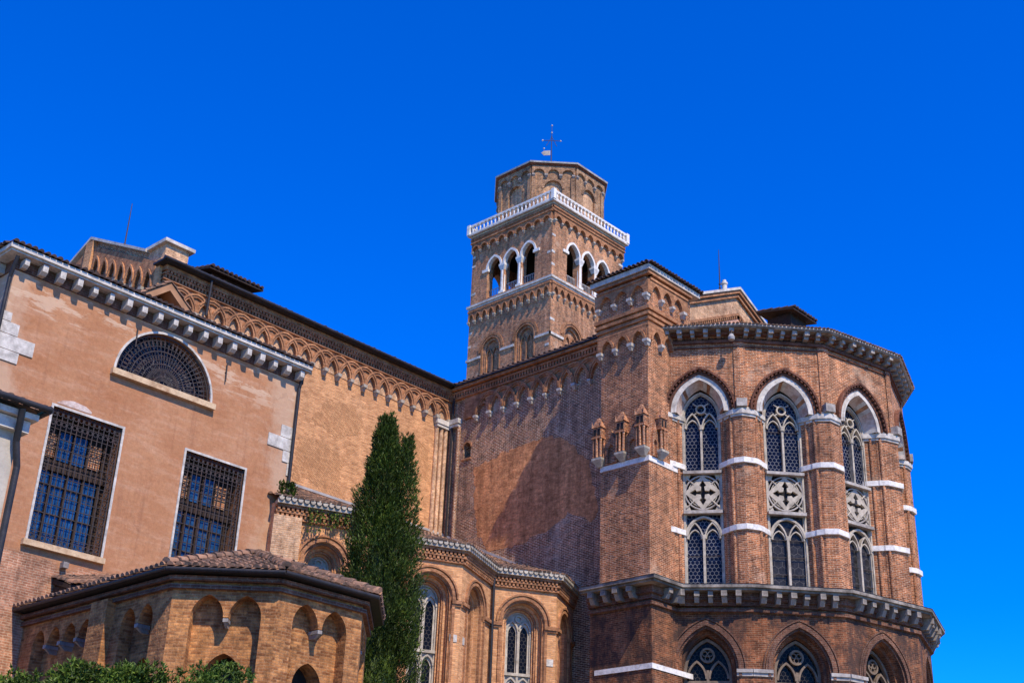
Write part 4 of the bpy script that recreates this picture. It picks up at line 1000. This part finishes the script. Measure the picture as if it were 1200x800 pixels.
for k in range(19): cbr.put(sa, FS.p(.18+k*(FS.L-.36)/18, 18.92, .02), FS.rot())
for k in range(1, 8): cbr.put(sa, FSL.p(FSL.L-.1-k*.55, 18.92, .02), FSL.rot())
mb = MB(); e = .45
tiles(mb, (sx0-e, SY-e, 19.37), (sx1+.14, SY-e, 19.37), (sx1+.14, 40.05, 21.6), (sx0+3, 40.05, 21.6), rad=.085, pitch=.2, tl=.8)
tiles(mb, (sx0-e, 40.05, 19.37), (sx0-e, SY-e, 19.37), (sx0+3, 40.04, 21.6), (sx0+3, 40.05, 21.6), rad=.085, pitch=.2, tl=.8)
mb.build('roof', 'darktile', sa)
# quoin stones
mb = MB()
for z0, z1, u1 in ((16.08, 16.40, .62), (16.42, 16.85, 1.02), (16.87, 17.22, .48), (17.24, 17.5, .2)): mb.fbox(FS, -.05, u1, z0, z1, -.1, .03)
for z0, z1, u0 in ((15.98, 16.35, .38), (16.37, 16.78, 1.02), (16.80, 17.2, .55), (15.55, 15.96, .16)): mb.fbox(FS, FS.L-u0, FS.L+.03, z0, z1, -.1, .03)
mb.build('quoin_stone', 'white', sa)
# windows
def barred_window(a, b, z0, z1, label):
    c = (a+b)/2; wd = MB()
    fw = .07
    wd.prism(FS, [(a-fw, z0), (a-fw, z1+fw), (b+fw, z1+fw), (b+fw, z0)], -.05, .03, [rect(a, b, z0, z1)])
    wo = wd.build('barred_window', 'white', sa)
    ss = MB(); ss.fbox(FS, a-.16, b+.1, z0-.16, z0, -.1, .14); ss.build('sill', 'sill', wo)
    jm = MB(); jm.face(FS, rect(a, b, z0, z1), (), -.50); jm.build('backing', 'wood', wo)
    H = z1-z0; tz = z0+H*.60
    pn, fm = MB(), MB()
    x0, x1 = a+.06, b-.22
    n = 4
    for k in range(n):
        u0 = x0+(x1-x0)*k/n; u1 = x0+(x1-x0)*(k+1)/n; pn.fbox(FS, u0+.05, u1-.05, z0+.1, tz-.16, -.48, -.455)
        fm.fbox(FS, u0-.03, u0+.03, z0, tz-.1, -.5, -.40)
    for k in (1, 2):
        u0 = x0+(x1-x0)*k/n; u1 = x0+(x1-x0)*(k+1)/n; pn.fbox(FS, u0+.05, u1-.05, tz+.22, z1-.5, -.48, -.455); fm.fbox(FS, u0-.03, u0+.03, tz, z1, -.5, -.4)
    fm.fbox(FS, a, b, tz-.15, tz+.15, -.5, -.36); fm.fbox(FS, a, b, z1-.42, z1-.3, -.5, -.4); fm.fbox(FS, x1-.03, x1+.03, z0, z1, -.5, -.4); fm.fbox(FS, x1-.52, x1-.46, tz, z1, -.5, -.4)
    for q in (z0+.95, z0+1.75): fm.fbox(FS, x0, x1, q, q+.04, -.5, -.43)
    fm.build('casement', 'wood', wo); pn.build('pane', 'sky_blue_pane', wo)
    bk = MB()
    for u0 in (x0+.04, x1-.46): bk.fbox(FS, u0, u0+.40, tz+.25, tz+.95, -.49, -.44)
    bk.build('brick_infill_or_reflection', 'brick', wo)  # stands for brick reflections in the upper panes, made as brick panels
    gr = MB(); nb = 13
    for k in range(nb+1): u = a+.03+(b-a-.06)*k/nb; gr.tube(FS.p(u, z0, -.06), FS.p(u, z1, -.06), .015, n=5)
    for k in range(15): v = z0+.05+(H-.1)*k/14; gr.tube(FS.p(a, v, -.075), FS.p(b, v, -.075), .013, n=5)
    for k in range(nb):                                  # scrolls in the top and bottom rows
        u = a+.03+(b-a-.06)*(k+.5)/nb
        for v in (z1-.15, z1-.42, z0+.16): gr.circ(FS, u, v, .055, .072, -.075, -.055, 10)
    for k in range(14):
        v = z0+.05+(H-.1)*(k+.5)/14
        for u in (a+.11, b-.11): gr.circ(FS, u, v, .05, .066, -.075, -.055, 8)
    gr.build('grille', 'iron', wo)
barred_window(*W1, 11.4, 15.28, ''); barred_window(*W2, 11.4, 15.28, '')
wd = MB(); wd.ring(FS, LU, 16.98, 1.68, 1.68, 0, .07, -.03, .035, 16); wo = wd.build('lunette_window', 'white', sa)
ss = MB(); ss.fbox(FS, LU-1.82, LU+1.82, 16.8, 16.98, -.3, .16); ss.build('sill', 'sill', wo)
bk = MB(); bk.face(FS, lun, (), -.45); bk.build('pane', 'glass', wo)
gr = MB()
for r in (.35, .75, 1.15, 1.62): gr.ring(FS, LU, 16.98, r, r, -.014, .014, -.09, -.06, 18)
for k in range(31):
    t = PI*(k+.5)/31; gr.tube(FS.p(LU+.2*math.cos(t), 16.98+.2*math.sin(t), -.075), FS.p(LU+1.66*math.cos(t), 16.98+1.66*math.sin(t), -.075), .011, n=5)
for k in range(30):
    t = PI*(k+1)/31
    gr.circ(FS, LU+1.4*math.cos(t), 16.98+1.4*math.sin(t), .09, .108, -.085, -.065, 10); gr.circ(FS, LU+.95*math.cos(t), 16.98+.95*math.sin(t), .065, .08, -.085, -.065, 8)
    gr.circ(FS, LU+.56*math.cos(t), 16.98+.56*math.sin(t), .04, .055, -.085, -.065, 8)
gr.build('grille', 'iron', wo)
# segment arch of brick over the left window, iron ties, stub, pipes
mb = MB()
mb.prism(FS, [(2.0, 15.40), (2.15, 15.52), (2.5, 15.6), (2.9, 15.56), (3.1, 15.46), (3.1, 15.40)], -.02, .012); mb.build('relieving_arch', 'pinkstone', sa)
mb = MB()
for u, z in ((4.06, 18.5), (7.35, 18.5)): mb.tube(FS.p(u, z, .05), FS.p(u+.02, z-.62, .05), .022, n=6); mb.tube(FS.p(u, z-.3, -.1), FS.p(u, z-.3, .06), .02, n=6)
mb.build('wall_tie', 'iron', sa)
mb = MB(); mb.fbox(FS, 3.0, 3.16, 10.86, 11.02, -.05, .2); mb.build('stub_stone', 'grey', sa)
mb = MB(); mb.path([FS.p(FS.L-.07, 19.1, .26), FS.p(FS.L-.07, 18.6, .09), FS.p(FS.L-.07, 14.6, .09)], .055, 8); mb.build('downpipe', 'gutter', sa)
mb = MB(); mb.path([FS.p(-.12, 19.1, .3), FS.p(-.12, 18.5, .06), FS.p(-.12, 9, .06)], .06, 8); mb.build('downpipe', 'gutter', sa)
# gabled dormer on its roof
dm = thing('gabled_dormer', 'small brown timber gable of a dormer on the annex roof, below the transept frieze', 'roof dormer', (20.35, 35.3, 20.3))
FD = Fr((19.1, 34.8), (21.2, 34.8)); zc, zr = 20.5, 21.3
mb = MB(); mb.prism(FD, [(.2, 19.9), (1.6, 19.9), (1.6, zc-.05), (.95, zr-.12), (.2, zc-.05)], -1.0, -.5); mb.build('dormer_wall', 'wood', dm)
mb = MB()
for q in ([(-.05, zc-.2), (.95, zr-.2), (.95, zr+.08), (-.12, zc+.03)], [(.95, zr-.2), (1.95, zc-.2), (2.02, zc+.03), (.95, zr+.08)]):
    mb.hexa([FD.p(u, v, -1.6) for u, v in q], [FD.p(u, v, .12) for u, v in q])
mb.fbox(FD, -.02, 1.92, zc-.34, zc-.2, -.12, .1)
mb.build('barge_board', 'timber', dm)
mb = MB(); tiles(mb, FD.p(-.15, zc+.02, -2.2), FD.p(-.15, zc+.02, .16), FD.p(.95, zr+.1, .16), FD.p(.95, zr+.1, -2.2)); tiles(mb, FD.p(2.05, zc+.02, .16), FD.p(2.05, zc+.02, -2.2), FD.p(.95, zr+.1, -2.2), FD.p(.95, zr+.1, .16)); mb.build('tile_cover', 'tile', dm)
# tiled hood against the annex wall
hd = thing('tiled_hood', 'small tiled lean-to hood against the annex wall beside the low chapel roof', 'canopy', (17.9, 32.6, 10.2))
mb = MB(); tiles(mb, (17.0, 32.0, 10.25), (18.9, 32.0, 10.7), (18.9, 32.98, 11.0), (17.0, 32.98, 10.6)); mb.build('tile_cover', 'tile', hd)
mb = MB(); mb.hexa([(17.0, 32.02, 10.12), (18.9, 32.02, 10.56), (18.9, 32.98, 10.8), (17.0, 32.98, 10.4)], [(17.0, 32.02, 10.22), (18.9, 32.02, 10.66), (18.9, 32.98, 10.95), (17.0, 32.98, 10.55)]); mb.build('board', 'wood', hd)
mb = MB(); mb.box(17.05, 32.3, 9.6, 17.15, 32.98, 10.3); mb.box(18.6, 32.3, 9.6, 18.7, 32.98, 10.6); mb.build('bracket', 'wood', hd)

# ------------------------------------------------------------------ low polygonal chapel
lc = thing('low_chapel', 'low yellow brick chapel with many sides, paired blind arches and a clay tile roof', 'chapel', (19.4, 27, 0))
LV = [(16.45, 33.0), (16.45, 26.15), (18.12, 24.35), (20.6, 24.3), (22.3, 26.05), (22.3, 33.0)]
FL = [Fr(a, b) for a, b in zip(LV, LV[1:])]
def pair_panel(us, vb, spring, a, h):
    """one recess whose head is a row of arches meeting on corbels"""
    o = [(us[0]-a, vb)]
    for k, c in enumerate(us): o += arc(c, spring, a, h, 0, 6)
    return o + [(us[-1]+a, vb)]
mb, mi, mr, mc2 = MB(), MB(), MB(), MB()
corb_l = Rep('corbel', corbel_mb(.13, .35, .20, .5), 'grey')
specs = [[([.95, 1.7, 2.45, 3.2], .30), ([5.12, 5.86], .30)], [([.85, 1.72], .375)], [([.82, 1.68], .37)], [([.85, 1.7], .37)], [([5.0, 5.7], .26)]]
for F, sp_ in zip(FL, specs):
    hol = []
    for us_, a in sp_:
        o = [(us_[0]-a, 2.0)]
        for c in us_: o += arc(c, 8.50, a, a*1.38, 0, 6)
        o += [(us_[-1]+a, 2.0)]
        hol.append(o); mb.rim(F, o, -.36, 0)
        for c0, c1 in zip(us_, us_[1:]): corb_l.put(lc, F.p((c0+c1)/2, 8.40, -.33), F.rot())
    mb.face(F, [(0, 0), (F.L, 0), (F.L, 9.5), (0, 9.5)], hol)
    cc = None
    for us_, a in sp_:
        c = sum(us_)/len(us_)
        wi = opening(c, 4.5, 7.2, .42, .55, 0, 8) if len(us_) == 2 else None
        mi.face(F, [(us_[0]-a-.1, 1.9), (us_[-1]+a+.1, 1.9), (us_[-1]+a+.1, 9.1), (us_[0]-a-.1, 9.1)], [wi] if wi else [], -.34)
        if wi:
            mi.rim(F, wi, -.8, -.34); mc2.face(F, wi, (), -.8); mr.ring(F, c, 7.2, .42, .55, 0, .14, -.36, -.315, 8, leg=2)
for u0, u1 in ((3.68, 4.42),): mb.fbox(FL[0], u0, u1, 0, 9.2, 0, .22)
mb.build('wall', 'lowbrick', lc); mi.build('recessed_wall', 'lowbrick', lc); mr.build('window_arch', 'lowbrick', lc); mc2.build('pane', 'black', lc)
mb = MB(); band(mb, LV, 0, .10, 9.12, 9.22); band(mb, LV, 0, .16, 9.3, 9.4); mb.build('eave_course', 'shaded_soffit', lc)  # eave shade put into the dark brick colour
mb = MB(); band(mb, LV, -.1, .38, 9.45, 9.5); mb.build('eave_board', 'gutter', lc)
mb = MB(); E_ = offset(LV, .36)
for a, b in zip(E_, E_[1:]): mb.tube((*a, 9.5), (*b, 9.5), .055, n=8)
mb.build('gutter', 'gutter', lc)
mb = MB(); E_ = offset(LV, .36); ap = (19.42, 27.28, 10.78); bk = (19.42, 33.0, 10.92)
e = [Vector((*q, 9.55)) for q in E_]
tiles(mb, e[0], e[1], ap, bk); tiles(mb, e[4], e[5], bk, ap)
for k in (1, 2, 3): tiles(mb, e[k], e[k+1], Vector(ap)+Vector((.01, 0, 0)), ap)
mb.build('roof', 'tile', lc)
mb = MB()
def hip(mb, a, b):
    a, b = Vector(a), Vector(b); n = int((b-a).length/.36); d = (b-a)/n; s = d.cross(Vector((0, 0, 1))).normalized(); up = s.cross(d).normalized()
    for k in range(n):
        A = [a+d*k+s*.12*math.cos(PI*q/5)+up*(.12*math.sin(PI*q/5)+.09) for q in range(6)]; B = [a+d*(k+1.08)+s*.09*math.cos(PI*q/5)+up*(.09*math.sin(PI*q/5)+.07) for q in range(6)]
        mb.strip(A, B, 0, True); mb.add(A, [tuple(range(6))])
for k in (1, 2, 3, 4): hip(mb, e[k], ap)
hip(mb, bk, ap); mb.build('ridge_tiles', 'tile', lc)

# ------------------------------------------------------------------ side chapels
sc = thing('side_chapels', 'row of brick side chapels with round moulded arches and zigzag white eave below the transept', 'chapel', (31, 33, 0))
CV = [(23.83, 32.75), (26.9, 31.45), (29.2, 32.6), (31.19, 31.67), (33.8, 32.8), (35.98, 31.53), (38.1, 32.55)]
FV = [Fr(a, b) for a, b in zip(CV, CV[1:])]
mb, mm = MB(), MB()
CC = [1.72, 1.3, 1.05, 1.35, 1.25, 1.1]; AA = [.66, .62, .80, .78, .80, .7]
for i, (F, c, a) in enumerate(zip(FV, CC, AA)):
    s = 12.75; op = opening(c, 6, s, a, a*1.02, 0, 10)
    mb.face(F, [(0, 0), (F.L, 0), (F.L, 14.5), (0, 14.5)], [op])
    reveal(mb, F, c, 6, s, a, a*1.02, [(0, 0), (0, -.14), (-.08, -.15), (-.09, -.3), (-.18, -.31), (-.19, -.45), (-.30, -.46), (-.31, -.62)], 10)
    mm.ring(F, c, s, a, a*1.02, .02, .12, -.02, .05, 10, leg=5); mm.ring(F, c, s, a, a*1.02, .17, .23, 0, .08, 10)
    mm.ring(F, c, s, a, a*1.02, -.06, 0, -.16, -.05, 10, leg=6); mm.ring(F, c, s, a, a*1.02, -.25, -.17, -.46, -.36, 10, leg=6)
mb.box(23.85, 32.8, 0, 23.9, 40.0, 14.5); mb.build('wall', 'tan', sc); mm.build('archivolt', 'mould', sc)
mb = MB()
F = FV[0]; mb.fbox(F, -.05, .86, 0, 14.05, 0, .18); mb.build('pier', 'field', sc)
mb = MB()
for i, (F, c, a) in enumerate(zip(FV, CC, AA)):
    for u0, u1 in ((0 if i else .9, c-a-.0), (c+a, F.L)):
        if u1-u0 > .05: mb.fbox(F, u0, u1, 12.58, 12.7, -.2, .11); mb.fbox(F, u0, u1, 12.5, 12.58, -.2, .06)
mb.build('impost', 'mould', sc)
mb = MB(); band(mb, CV, 0, .09, 13.98, 14.05); band(mb, CV, 0, .14, 14.16, 14.24); band(mb, CV, 0, .2, 14.34, 14.42)
for F, u in along(CV, .15): mb.fbox(F, u-.04, u+.04, 14.05, 14.16, 0, .12); mb.fbox(F, u-.035, u+.045, 14.24, 14.34, 0, .18)
mb.build('dentil_cornice', 'mould', sc)
mb = MB(); band(mb, CV, -.1, .28, 14.42, 14.55)
E_ = offset(CV, .28)
for F, u in along(E_, .2): mb.tube(F.p(u, 14.58, -.2), F.p(u, 14.58, .06), .085, n=8)
mb.build('eave_stone', 'tracery', sc)
for i, (F, c, a) in enumerate(zip(FV, CC, AA)):
    wd = MB(); aw = a-.29; wd.prism(F, opening(c, 6, 12.75, aw, aw*1.02, -.02, 10), -.67, -.60, [opening(c+q*(aw/2-.03), 6.3+dz, 12.45 if dz else 10.45, aw/2-.11, aw/2+.05, 0, 6) for q in (-1, 1) for dz in (0, 4.75)])
    wd.ring(F, c, 12.75, aw, aw*1.02, -.07, 0, -.68, -.55, 10, leg=6); wd.fbox(F, c-.04, c+.04, 6.2, 12.65, -.66, -.53)
    hw_ = aw/2-.03
    for q in (-1, 1):
        wd.ring(F, c+q*(aw/2-.02), 12.55, hw_, hw_*1.7, -.04, .02, -.66, -.53, 6)
        wd.ring(F, c+q*(aw/2-.02), 10.55, hw_, hw_*1.5, -.04, .02, -.66, -.53, 6)
    wd.circ(F, c, 12.55+hw_*1.7+.08, .09, .14, -.66, -.53, 14)
    wd.fbox(F, c-aw, c+aw, 10.95, 11.05, -.66, -.5); wo = wd.build('chapel_window', 'tracery', sc)
    glazing(F, opening(c, 6, 12.75, aw, aw*1.02, -.02, 10), -.66, 'pane', 'glassdark', wo)
mb = MB()
for F, u in ((FV[3], .42), (FV[4], 2.3), (FV[2], 1.98)): mb.fbox(F, u-.13, u+.13, 11.3, 11.55, -.1, .02)
mb.build('inset_stone', 'white', sc)
mb = MB(); F = FV[3]; mb.path([F.p(F.L, 14.5, .2), F.p(F.L-.05, 14.1, .12), F.p(F.L-.05, 5, .12)], .055, 8); mb.build('downpipe', 'gutter', sc)
mb = MB(); E_ = offset(CV, .3)
zf = lambda y: 14.62+(y-32.4)*.455
for a, b in zip(E_, E_[1:]):
    ra, rb = (a[0], 33.6, zf(33.6)), (b[0], 33.6, zf(33.6)); tiles(mb, (*a, 14.6), (*b, 14.6), rb, ra, rad=.075, pitch=.18)
tiles(mb, (23.9, 33.6, zf(33.6)), (XC-.02, 33.6, zf(33.6)), (XC-.02, YT-.02, zf(YT)), (23.9, YT-.02, zf(YT)), rad=.085, pitch=.21, tl=.5)
mb.build('roof', 'tile', sc)
mb = MB()
q = [(FC.p(u, zf(YT-u)+dz, ww)) for u, dz, ww in ((0, .12, .0), (8.0, .12, .0), (8.0, .12, .1), (0, .12, .1))]; q2 = [p+Vector((0, 0, .10)) for p in q]
mb.hexa(q, q2); mb.fbox(FT, 1.3, 15.4, zf(YT)+.1, zf(YT)+.2, 0, .1); mb.build('flashing', 'lead', sc)

# ------------------------------------------------------------------ neighbouring house at the left edge
nh = thing('neighbouring_house', 'grey rendered house corner with dark gutter and tiled eave at the left edge', 'house', (6, 20, 0))
hx, hy, hz = 9.22, 20.0, 9.55
mb = MB(); mb.box(2.0, hy, 0, hx, 27, hz); mb.build('wall', 'greywall', nh)
mb = MB(); mb.box(2.0, hy-.12, hz-.32, hx+.12, 27, hz-.12); mb.box(2.0, hy-.22, hz-.1, hx+.2, 27, hz); mb.build('cornice', 'white', nh)
mb = MB(); mb.tube((2, hy-.36, hz+.1), (hx+.32, hy-.36, hz+.1), .055); mb.tube((hx+.3, hy-.36, hz+.1), (hx+.3, 27, hz+.1), .07); mb.build('gutter', 'gutter', nh)
mb = MB(); mb.path([(hx-.15, hy-.3, hz), (hx-.05, hy-.1, hz-.5), (hx+.07, hy-.05, hz-.9), (hx+.07, hy-.05, 2)], .06, 8); mb.build('downpipe', 'gutter', nh)
mb = MB(); tiles(mb, (2, hy-.3, hz+.06), (hx+.3, hy-.3, hz+.06), (hx-2.5, 23.4, hz+1.3), (2, 23.4, hz+1.3)); tiles(mb, (hx+.3, hy-.3, hz+.06), (hx+.3, 27, hz+.06), (hx-2.5, 23.5, hz+1.3), (hx-2.5, 23.4, hz+1.3)); mb.build('roof', 'tile', nh)

# ------------------------------------------------------------------ small fittings
def rod(label, p, h, r, box=None):
    t = thing('lightning_rod', label, 'lightning rod', p)
    mb = MB(); q = Vector(p); mb.tube(q, q+Vector((0, 0, h*.55)), r, r*.8, 6); mb.tube(q+Vector((0, 0, h*.55)), q+Vector((0, 0, h)), r*.8, r*.4, 6)
    if box: mb.tube(q+Vector((-.12, 0, h*.5)), q+Vector((.12, 0, h*.5)), r*.6)
    for z in (.2, .4): mb.tube(q+Vector((0, 0, z)), q+Vector((0, 0, z+.05)), r*1.8, n=8)
    mb.build('mast', 'iron', t); return t
rod('thin iron rod standing on the transept gable at the far left', (23.0, 43.9, 27.0), 2.35, .032)
rod('thin iron rod beside a small white chimney pot on the choir gable', (44.5, 29.6, 29.3), 2.2, .030)
t = thing('chimney_pot', 'small white chimney pot on the choir gable at the foot of a rod', 'chimney pot', (44.8, 29.55, 29.4))
mb = MB(); mb.lathe((44.8, 29.55, 29.3), [(.13, 0), (.11, .5), (.15, .52), (.15, .6), (.09, .62), (.09, .72), (0, .76)], 12); mb.build('pot', 'white', t)
t = thing('floodlight', 'small dark floodlight hanging under the apse eave above the first window', 'lamp', tuple(FA[0].p(2.75, 23.9, .35)))
mb = MB(); F = FA[0]; mb.tube(F.p(2.75, 24.05, 0), F.p(2.75, 24.05, .5), .03); mb.tube(F.p(2.75, 24.05, .48), F.p(2.75, 23.85, .5), .03); mb.build('arm', 'iron', t)
mb = MB(); mb.lathe(F.p(2.75, 23.62, .5), [(.0, 0), (.12, .02), (.14, .12), (.07, .26), (0, .28)], 12); mb.build('lamp_head', 'lead', t)

# ------------------------------------------------------------------ vegetation
rng = np.random.default_rng(11)
def leaf_mesh(name, P, D, W, Lg, Wd, mat, parent, bend=.15):
    """one rhombic leaf per point: P base, D direction, W across"""
    n = len(P); D = D/np.linalg.norm(D, axis=1)[:, None]
    W = W-(W*D).sum(1)[:, None]*D; W /= np.linalg.norm(W, axis=1)[:, None]+1e-9
    N_ = np.cross(D, W); l, wd = Lg[:, None], Wd[:, None]
    a = P; b = P+D*l*.45+W*wd; c = P+D*l-N_*l*bend; d = P+D*l*.45-W*wd
    v = np.stack([a, b, c, d], 1).reshape(-1, 3)-np.array(root_loc(parent))
    me = bpy.data.meshes.new(name); me.from_pydata(v.tolist(), [], [tuple(range(4*i, 4*i+4)) for i in range(n)])
    me.materials.append(M[mat]); o = bpy.data.objects.new(name, me); COL.objects.link(o); o.parent = parent; return o
def blob(mb, c, rx, ry, rz, n=10, k=7):
    prof = [(math.sin(PI*i/k), -math.cos(PI*i/k)) for i in range(k+1)]
    rows = [[Vector((c[0]+rx*s*math.cos(2*PI*q/n), c[1]+ry*s*math.sin(2*PI*q/n), c[2]+rz*z)) for q in range(n+1)] for s, z in prof]
    for A, B in zip(rows, rows[1:]): mb.strip(A, B)
# cypress: dense upright sprays on an uneven spindle with a second leader
cxp, cyp, czt = 24.58, 28.42, 16.35
cy = thing('cypress_tree', 'tall dark green cypress with a forked tip in front of the side chapels', 'tree', (cxp, cyp, 0))
mb = MB(); mb.tube((cxp, cyp, 0), (cxp, cyp, 6), .28, .18, 10); mb.tube((cxp, cyp, 6), (cxp, cyp, 15), .18, .03, 8); mb.build('trunk', 'bark', cy)
def spindle(top, bot, rmax, px, py, nclump, sub):
    P, D = [], []
    for _ in range(nclump):
        t = rng.random()**1.15                       # 0 bottom .. 1 tip
        z = bot+(top-bot)*t
        r = rmax*min(1.0, ((1-t)/.82))**.72*(1.0 if t > .12 else .75+2*t)
        th = rng.random()*2*PI
        lump = 1+.12*math.sin(3*th+z*1.9)+.11*math.sin(5*th-z*3.1)+.10*math.sin(z*5.3+2*th)+.06*math.sin(9*th+z*8)
        rr = r*lump*(.62+.42*rng.random()**.5)
        base = np.array([px+rr*math.cos(th), py+rr*math.sin(th), z])
        out_ = np.array([math.cos(th), math.sin(th), 0])
        ax = out_*(.35+.3*rng.random())+np.array([0, 0, 1.0])
        ln = (.34+.3*rng.random())*(0.75 if t > .8 else 1)
        for q in range(sub):
            f = rng.random(); P.append(base+ax*ln*(f-.25)+rng.normal(0, .055, 3)*(1.25-f))
            D.append(ax+rng.normal(0, .42, 3)+out_*.15)
    return P, D
P1, D1 = spindle(czt, 3.2, 1.46, cxp-.06, cyp+.06, 4600, 24); P2, D2 = spindle(czt-.65, 9.0, .66, cxp+.36, cyp-.40, 900, 22); P3, D3 = spindle(czt-.2, 13.2, .36, cxp-.12, cyp+.1, 150, 20)
P = np.array(P1+P2+P3); D = np.array(D1+D2+D3); n = len(P)
leaf_mesh('crown', P, D, rng.normal(0, 1, (n, 3)), .06+.10*rng.random(n), .009+.012*rng.random(n), 'cypress', cy)
mb = MB()
for k in range(12):
    t = k/12; mb.tube((cxp, cyp, 3.4+11.3*t), (cxp, cyp, 3.4+11.3*(t+1/12)), 1.02*min(1, (1-t)/.80)**.8+.02, 1.02*min(1, max(0, 1-t-1/12)/.80)**.8+.02, 9)
mb.build('inner_twigs', 'cypress', cy)
# shrubs along the bottom edge
def shrub(px, py, top, rx, ry, label, seed):
    t = thing('shrub', label, 'shrub', (px, py, 0), 'evergreen shrubs in front of the low chapel'); r2 = np.random.default_rng(seed)
    mb = MB()
    for a in range(5): mb.tube((px, py, 0), (px+rx*.5*math.cos(a*1.26), py+ry*.5*math.sin(a*1.26), top-1.2), .07, .025, 6)
    mb.build('stems', 'bark', t)
    P, D = [], []
    cl = []
    for _ in range(75):
        th = r2.random()*2*PI; ph = math.acos(1-1.25*r2.random()); s = .80+.22*r2.random()
        cl.append((px+rx*s*math.sin(ph)*math.cos(th), py+ry*s*math.sin(ph)*math.sin(th), top-1.5+1.42*s*math.cos(ph)))
    for c in cl:
        for _ in range(46):                         # rosettes at the shoot tips
            d = r2.normal(0, 1, 3); d[2] = abs(d[2])*.9; d /= np.linalg.norm(d)
            q = np.array(c)+d*(.10+.22*r2.random())*np.array([1.1, 1.1, .8])
            for _k in range(6):
                P.append(q); D.append(d*.6+r2.normal(0, .6, 3)+np.array([0, 0, .25]))
    P, D = np.array(P), np.array(D); n = len(P)
    leaf_mesh('foliage', P, D, r2.normal(0, 1, (n, 3)), .055+.045*r2.random(n), .011+.008*r2.random(n), 'shrub', t, .2)
    mb = MB(); blob(mb, (px, py, top-1.55), rx*.8, ry*.8, 1.2); mb.build('inner_twigs', 'shrub', t)
shrub(10.25, 20.6, 5.55, .8, .85, 'low dark shrub cut off by the lower left corner of the view', 1)
shrub(10.05, 18.4, 5.40, .72, .75, 'tallest rounded evergreen shrub in front of the shaded chapel wall', 2)
shrub(10.8, 17.8, 5.50, .66, .66, 'rounded evergreen shrub between the tallest one and the wide one below the sunlit arch', 3)
shrub(11.65, 16.95, 5.48, .95, .8, 'wide green shrub under the sunlit chapel arch, rightmost of the shrubs', 4)
# creeper and tuft on the side chapel eave
def tuft(name, label, cat, F, u0, u1, z, n, hang, up, seed):
    t = thing(name, label, cat, tuple(F.p((u0+u1)/2, z, .2))); r2 = np.random.default_rng(seed); P, D = [], []
    st = [(u0+(u1-u0)*r2.random(), .3+.7*r2.random()) for _ in range(26)]
    for _ in range(n):
        u, k = st[r2.integers(len(st))]; dz = r2.random()*k
        P.append(np.array(F.p(u+r2.normal(0, .05), z-hang*dz+up*r2.random(), .16+r2.random()*.14))); D.append(r2.normal(0, .5, 3)+np.array([*F.W[:2], -.8 if hang else .8]))
    P, D = np.array(P), np.array(D)
    leaf_mesh('leaves', P, D, r2.normal(0, 1, (n, 3)), .07+.06*r2.random(n), .02+.012*r2.random(n), 'shrub', t)
    mb = MB()
    for u, k in st[:12]: mb.tube(F.p(u, z, .2), F.p(u, z-hang*k+up*k, .19), .008, n=4)
    mb.build('stems', 'bark', t)
tuft('creeper', 'thin trailing creeper hanging from the white eave left of the cypress', 'creeper', FV[0], 1.0, 2.9, 14.4, 520, .8, 0, 5)
tuft('weed_tuft', 'small green weed growing on the white eave at the annex corner', 'weed', FV[0], .05, .5, 14.6, 420, 0, .5, 6)
